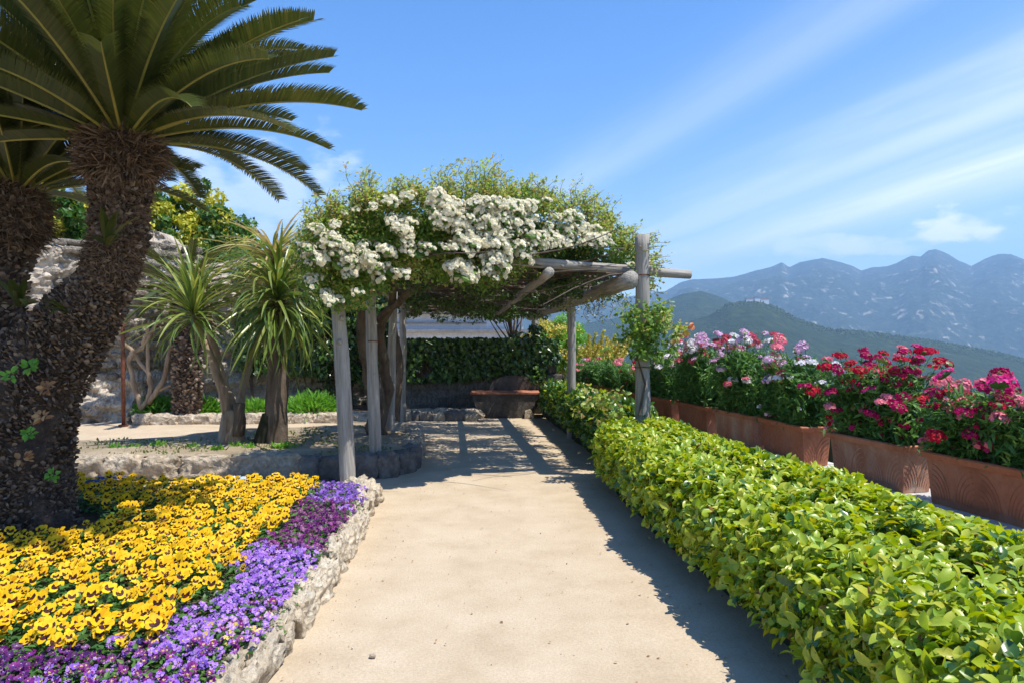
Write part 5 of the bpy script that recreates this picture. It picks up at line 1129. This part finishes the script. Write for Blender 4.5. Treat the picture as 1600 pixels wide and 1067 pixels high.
# dark palm trunk against the wall
bP = P(293, 655, 13.9)
e = empty('palm_tree', (bP.x, bP.y, 0.1), 'short palm with a dark scaly trunk standing by the garden wall behind the cordylines', 'palm')
mb = MB(); bent_tube(mb, [(bP.x, bP.y, 0.05), (bP.x, bP.y, 1.2), (bP.x + 0.02, bP.y, 2.6)], 0.24, 0.2, 14, 0.01, 0.3); link('trunk', mb.mesh('trunk', m_cyc, True), e)
pth = [(bP.x, bP.y, 0.1, 0.24), (bP.x, bP.y, 2.3, 0.21)]; P_, D_, N_, S_ = scales(pth, 900, 0.075); V, Fc = bake(T_scale[0], T_scale[1], frames(D_, N_), P_, S_); link('leaf_bases', npmesh('leaf_bases', V, Fc, m_scale), e, kind='stuff')
for k in range(30):
    M = Matrix.Translation((bP.x, bP.y, 2.55)) @ Matrix.Rotation(k * 2.4, 4, 'Z') @ Matrix.Rotation(random.uniform(-0.3, 1.0), 4, 'X') @ Matrix.Scale(0.85, 4); link('frond', fv[k % 5], e, M)

# ================================================================== SHRUBS, TREES
def bush(name, label, cat, c, r, nclump, per_, size, mats, T=T_leaf, squash=0.8, crad=0.3, trunk=None, group=None, up=0.4):
    """crown of clumps; mats: list of (material, share); trunk: base point"""
    c = Vector(c); base = Vector(trunk) if trunk else Vector((c.x, c.y, c.z - r * squash))
    e = empty(name, base, label, cat, group)
    cs = []; 
    while len(cs) < nclump:
        d = randdir(1)[0]; rr = random.uniform(0.25, 1) ** 0.5; k = 1 + 0.3 * mn.noise(Vector(d) * 2 + c)
        cs.append((c.x + d[0] * r * rr * k, c.y + d[1] * r * rr * k, c.z + d[2] * r * rr * k * squash))
    idx = np.array_split(rng.permutation(nclump), 1)[0]; s0 = 0
    for i, (mt, sh) in enumerate(mats):
        k = int(round(sh * nclump)); sel = [cs[j] for j in idx[s0:s0 + k]]; s0 += k
        if not sel: continue
        V, Fc = clump_leaves(sel, rng.uniform(0.5, 1.1, len(sel)) * crad * r, per_, size, T, up=up, squash=0.75); link('crown' if i == 0 else 'young_foliage', npmesh('crown', V, Fc, mt), e, kind='stuff')
    mb = MB()
    mb.tube([base, base.lerp(c, 0.5) + Vector((0.03, 0, 0)), c], [r * 0.09, r * 0.07, r * 0.04], 7)
    for j in range(0, nclump, max(1, nclump // 14)): mb.tube([base.lerp(c, random.uniform(0.4, 0.9)), Vector(cs[j])], [r * 0.035, r * 0.012], 4)
    link('trunk', mb.mesh('trunk', m_bark, True), e); return e
bush('tree', 'tree with bright yellow green leaves above the wall, right of the cycad trunk', 'tree', P(293, 374, 17.5), 1.35, 140, 120, 0.11, [(L_tree, 0.45), (L_ytree, 0.55)], T_ivy, squash=1.0, crad=0.22, trunk=(P(288, 378, 17.5).x, 17.6, -0.3))
bush('tree', 'yellow leaved tree seen in the gap between the two cycad heads', 'tree', P(95, 345, 15.6), 0.85, 70, 110, 0.11, [(L_tree, 0.5), (L_ytree, 0.5)], T_ivy, squash=0.8, crad=0.24, trunk=(P(95, 345, 15.6).x, 15.9, -0.3))
bush('tree', 'small green tree top behind the yellow crown of the cordyline', 'tree', P(372, 392, 19), 0.75, 60, 110, 0.09, [(L_tree, 0.4), (L_fern, 0.6)], T_leaf, squash=1.0, crad=0.25, trunk=(P(372, 392, 19).x, 19, -0.3))
bush('shrub', 'mid green shrub rising behind the cordylines against the wall', 'shrub', P(395, 450, 16.9), 1.1, 70, 110, 0.09, [(L_tree, 0.85), (L_fern, 0.15)], T_leaf, squash=0.9, crad=0.28, trunk=(P(395, 450, 17).x, 17.1, 0.1))
bush('shrub', 'dark leafy climber mass left of the pergola posts by the garden wall', 'shrub', P(545, 520, 15.6), 1.0, 80, 110, 0.09, [(L_ivy, 1.0)], T_ivy, squash=1.25, crad=0.28, trunk=(P(545, 520, 15.6).x, 15.6, 0.1))
for k, (px, r, lab) in enumerate([(250, 0.50, 'bright green grassy shrub beside the rusty iron post'), (318, 0.42, 'bright green grassy shrub between the dark palm trunk and the pale cordyline trunk'), (488, 0.62, 'broad bright green shrub between the big cordyline and the front pergola post'), (398, 0.35, 'small bright green shrub seen behind the dark stump')]):
    c = P(px, 640, 14.3); n = int(1700 * r); d = randdir(n); d[:, 2] = np.abs(d[:, 2]); pos = np.array([c.x, c.y, 0.12]) + d * np.array([r, r * 0.8, r * 0.62]) * (rng.uniform(0.35, 0.8, n) ** 0.5)[:, None]
    V, Fc = scatter_leaves(pos, unit(d + rng.normal(0, .4, (n, 3)) + [0, 0, 0.25]), randdir(n), 0.20 * rng.uniform(0.6, 1.2, n), T_lance)
    e = empty('grassy_shrub', (c.x, c.y, 0.1), lab, 'shrub', 'bright green shrubs along the garden wall'); link('foliage', npmesh('foliage', V * [1, 1, 1], Fc, L_fern), e, kind='stuff')
bush('shrub', 'golden yellow green bush at the far end right of the pergola', 'shrub', P(875, 545, 17.6), 0.85, 90, 130, 0.07, [(L_gold, 0.6), (L_fern, 0.4)], T_leaf, squash=1.0, crad=0.25, trunk=(P(875, 545, 17.6).x, 17.6, 0))
# golden conifer: sprays
c0 = Vector((P(920, 560, 17.2).x, 17.2, 0.0)); e = empty('golden_conifer', c0, 'golden yellow conifer with pointed sprays behind the second right pergola post', 'conifer')
mb = MB(); Vc = []; Fcn = []; n0 = 0
for k in range(46):
    az = random.uniform(0, 6.283); el = random.uniform(0.5, 1.45); d = Vector((math.cos(az) * math.cos(el) + 0.35, math.sin(az) * math.cos(el), math.sin(el))).normalized(); Ls = random.uniform(0.9, 1.55) * (0.75 + 0.25 * math.sin(el)); p0 = c0 + Vector((random.uniform(-.45, .45), random.uniform(-.3, .3), 0.5)); mb.tube([c0 + Vector((0, 0, 0.1)), p0, p0 + d * Ls * 0.8], [0.03, 0.02, 0.006], 4)
    n = 240; t = rng.uniform(0.15, 1, n) ; pos = np.array(p0[:]) + np.outer(t * Ls, np.array(d[:])) + rng.normal(0, 1, (n, 3)) * (0.09 * (1.05 - t))[:, None]
    V, Fc = scatter_leaves(pos, unit(np.array(d[:]) + rng.normal(0, .6, (n, 3))), randdir(n), 0.09 * rng.uniform(0.5, 1.1, n), T_small); Vc.append(V); Fcn.append(Fc + n0); n0 += len(V)
link('foliage', npmesh('foliage', np.vstack(Vc), np.vstack(Fcn), L_gold), e, kind='stuff'); link('branches', mb.mesh('branches', m_bark), e)
ivy_patch('wall_shade_leaves', 'added sheet of dark leaves standing in for tree shade on the garden wall behind the cordylines', (-6.0, 15.45, 0.9), (-2.6, 15.9, 3.2), 9000, 0.10, bulge=0.35, cat='climber')  # added dark leaves, stand in for tree shade on this wall
bush('ivy', 'dark ivy clump climbing the far right pergola post', 'ivy', P(836, 570, 15.9), 0.42, 40, 110, 0.08, [(L_ivy, 1.0)], T_ivy, squash=2.0, crad=0.45, trunk=(P(836, 570, 15.9).x, 15.9, 0))
# hanging green over the white building (branches inside the pergola end)
bush('shrub', 'leafy branches hanging in front of the white building at the pergola end', 'shrub', P(790, 480, 17.0), 0.75, 50, 90, 0.075, [(L_tree, 0.8), (L_fern, 0.2)], T_leaf, squash=0.35, crad=0.3, trunk=(P(820, 600, 17.6).x, 17.6, 0))
# climber on the tall right post
e = empty('post_climber', (1.55, 8.05, 0.6), 'leafy young climber wrapped round the tall right pergola post', 'climber')
cs = [P(random.gauss(1012, 22), random.gauss(528, 24), 8.02 + random.uniform(-0.15, 0.15))[:] for k in range(60)]
V, Fc = clump_leaves(cs, rng.uniform(0.05, 0.10, 60), 22, 0.062, T_leaf, up=0.4); link('foliage', npmesh('foliage', V, Fc, L_rose), e, kind='stuff')
cs = [P(random.gauss(1015, 24), random.gauss(508, 14), 7.98 + random.uniform(-0.15, 0.15))[:] for k in range(22)] + [P(random.uniform(900, 990), random.gauss(628, 12), 7.9)[:] for k in range(14)]
V, Fc = clump_leaves(cs, rng.uniform(0.05, 0.09, len(cs)), 16, 0.06, T_leaf, up=0.6); link('young_foliage', npmesh('foliage', V, Fc, L_roseyoung), e, kind='stuff')
mb = MB(); mb.tube([P(998, 650, 8.05), P(1008, 600, 8.07), P(996, 560, 8.07), P(1012, 520, 8.05)], [0.016, 0.013, 0.01, 0.008], 5); mb.tube([P(1035, 555, 8.0), P(1055, 535, 8.0), P(1078, 513, 8.0)], [0.009, 0.007, 0.004], 4); mb.tube([P(1012, 545, 8.03), P(1035, 555, 8.0)], [0.009, 0.009], 4); link('stem', mb.mesh('stem', m_bark), e)
pos = np.array([P(px, py, 8.0)[:] for px, py in [(1060, 530), (1068, 522), (1074, 514), (1078, 512), (1050, 540), (1080, 518), (1062, 518), (1070, 527)]]); V, Fc = scatter_leaves(pos, unit(rng.normal(0, .5, (8, 3)) + [0.6, 0, 0.6]), randdir(8), np.full(8, 0.085), T_leaf); link('orange_leaves', npmesh('orange_leaves', V, Fc, L_orange), e, label='young orange tinted leaves')
# bare old vine on the wall
e = empty('old_vine', P(250, 655, 14.2), 'leafless old vine with thick bare branches against the rubble wall', 'vine')
mb = MB(); Yv = 13.95
for pl, r in [([(220, 640), (213, 610), (205, 580), (202, 563), (222, 540), (228, 525)], 0.055), ([(222, 640), (236, 612), (232, 585), (215, 560), (190, 530), (165, 510)], 0.05), ([(236, 625), (231, 570), (232, 530), (233, 500)], 0.045), ([(232, 630), (252, 600), (262, 570), (268, 530), (290, 500)], 0.06), ([(250, 610), (268, 602), (282, 585)], 0.035), ([(184, 525), (196, 505), (212, 492)], 0.035), ([(202, 563), (205, 552), (222, 545), (240, 515), (250, 495)], 0.05)]:
    bent_tube(mb, [P(a, b, Yv) for a, b in pl], r, r * 0.6, 8, 0.02)
link('branches', mb.mesh('branches', m_cordbark, True), e)
# rusty iron post, green bag
e = empty('iron_post', P(193, 665, 13.4), 'thin rusty iron post standing upright in front of the rubble wall', 'post')
b = P(193, 666, 13.35); mb = MB(); mb.tube([(b.x, b.y, -0.02), (b.x - 0.01, b.y, 1.15), (b.x - 0.02, b.y, 2.32)], 0.036, 8); link('shaft', mb.mesh('shaft', m_rust, True), e)
mb = MB(); mb.tube([(b.x, b.y, -0.01), (b.x, b.y, 0.03)], 0.09, 8); link('foot', mb.mesh('foot', m_rust), e)
c = P(178, 491, 13.5); tag(link('plastic_bag', stone_mesh('plastic_bag', m_plastic, 0.07, 0.05, 0.10, 3, 0.5, 0.9, 4.4, 2.0), None, Matrix.Translation(c)), 'small turquoise green plastic bag hanging at the wall beside the cycad trunk', 'bag')

# ---- small ground things
for k, (px, py, s) in enumerate([(250, 696, 1.2), (205, 700, 0.8), (338, 703, 0.7), (392, 700, 0.7), (178, 700, 0.8), (443, 697, 1.3), (300, 698, 0.6), (372, 697, 0.5)]):
    Yt = GY(py, BZ); c = P(px, py, Yt); n = int(70 * s); a = rng.uniform(0, 6.28, n); el = rng.uniform(0.2, 1.3, n); d = np.stack([np.cos(a) * np.cos(el), np.sin(a) * np.cos(el), np.sin(el)], -1); pos = np.array([c.x, c.y, BZ - 0.02]) + rng.normal(0, 1, (n, 3)) * [0.05 * s, 0.035 * s, 0.0]
    V, Fc = scatter_leaves(pos, d, randdir(n), 0.09 * rng.uniform(0.6, 1.2, n), T_lance * 1 if False else (T_lance[0] * [1.8, 1, 1], T_lance[1]))
    tag(link('weed_tuft', npmesh('weed_tuft', V, Fc, L_fern)), ['large weed tuft on the dry raised bed left of the cordylines', 'small weed left of the large tuft on the raised bed', 'small weed at the foot of the pale cordyline on its left', 'weed between the two cordyline trunks near the bed edge', 'leftmost small weed on the dry raised bed', 'low green weed just in front of the drooping cordyline trunk', 'tiny weed right of the large tuft on the raised bed', 'tiny weed in front of the pale cordyline trunk'][k], 'weed', 'weeds on the raised bed')
# grassy ground cover scatter on the raised bed
n = 2600; px = rng.uniform(-5.6, -1.5, n); py = rng.uniform(8.3, 11.2, n); keep = (py < 8.9 + (px + 7.5) * 0.45) & (fbm(px * 1.6, py * 1.6, 3, 71) > 0.53); px, py = px[keep], py[keep]; n = len(px)
V, Fc = scatter_leaves(np.stack([px, py, np.full(n, BZ - 0.01)], -1), unit(rng.normal(0, .5, (n, 3)) + [0, 0, 1]), randdir(n), 0.045 * rng.uniform(0.5, 1.3, n), T_small)
o = link('ground_cover', npmesh('ground_cover', V, Fc, leafmat('low_weeds', [(0.14, 0.18, 0.05), (0.22, 0.22, 0.08), (0.10, 0.16, 0.04)], 0.6, 0.2)), kind='stuff'); tag(o, 'sparse low green weeds over the dry soil of the raised bed', 'ground cover')
# pebbles, fallen leaves on the path
Vs = []; Fs = []; n0 = 0; iv, if_ = ico(1)
n = 900; x = rng.uniform(-1.25, 1.4, n); y = 2.5 + rng.random(n) ** 1.3 * 11; edge = rng.random(n) < 0.5; x = np.where(edge, np.where(rng.random(n) < 0.6, -1.05 + np.abs(rng.normal(0, .13, n)), 1.0 + rng.normal(0, .15, n)), x)
sz_ = rng.uniform(0.0018, 0.005, n) * np.where(rng.random(n) < 0.04, 2.2, 1); V, Fc = bake(iv, if_, frames(randdir(n), randdir(n)), np.stack([x, y, np.full(n, 0.004)], -1), np.stack([sz_, sz_ * 0.8, sz_ * 0.6], -1))
o = link('gravel', npmesh('gravel', V, Fc, leafmat('gravel_stone', [(0.45, 0.37, 0.27), (0.6, 0.52, 0.42), (0.34, 0.27, 0.2)], 0.9, 0)), kind='stuff'); tag(o, 'scattered fine grit on the sandy path', 'gravel')
n = 260; x = np.where(rng.random(n) < 0.7, 1.05 + rng.normal(0, .28, n) , rng.uniform(-1.1, 1.2, n)); y = rng.uniform(2.8, 12, n); V, Fc = scatter_leaves(np.stack([x, y, np.full(n, 0.012)], -1), unit(rng.normal(0, 1, (n, 3)) * [1, 1, 0.1]), unit(rng.normal(0, .2, (n, 3)) + [0, 0, 1]), 0.022 * rng.uniform(0.5, 1.3, n), T_small)
o = link('leaf_litter', npmesh('leaf_litter', V, Fc, L_dry), kind='stuff'); tag(o, 'dry fallen leaf bits along the foot of the hedge', 'leaf litter')
c = P(582, 1027, GY(1027)); tag(link('pebble', stone_mesh('pebble', m_lime, 0.016, 0.012, 0.009, 2, 0.2, 0.7, 3.3), None, Matrix.Translation((c.x, c.y, 0.008))), 'single pale pebble lying on the sandy path near the kerb', 'pebble')
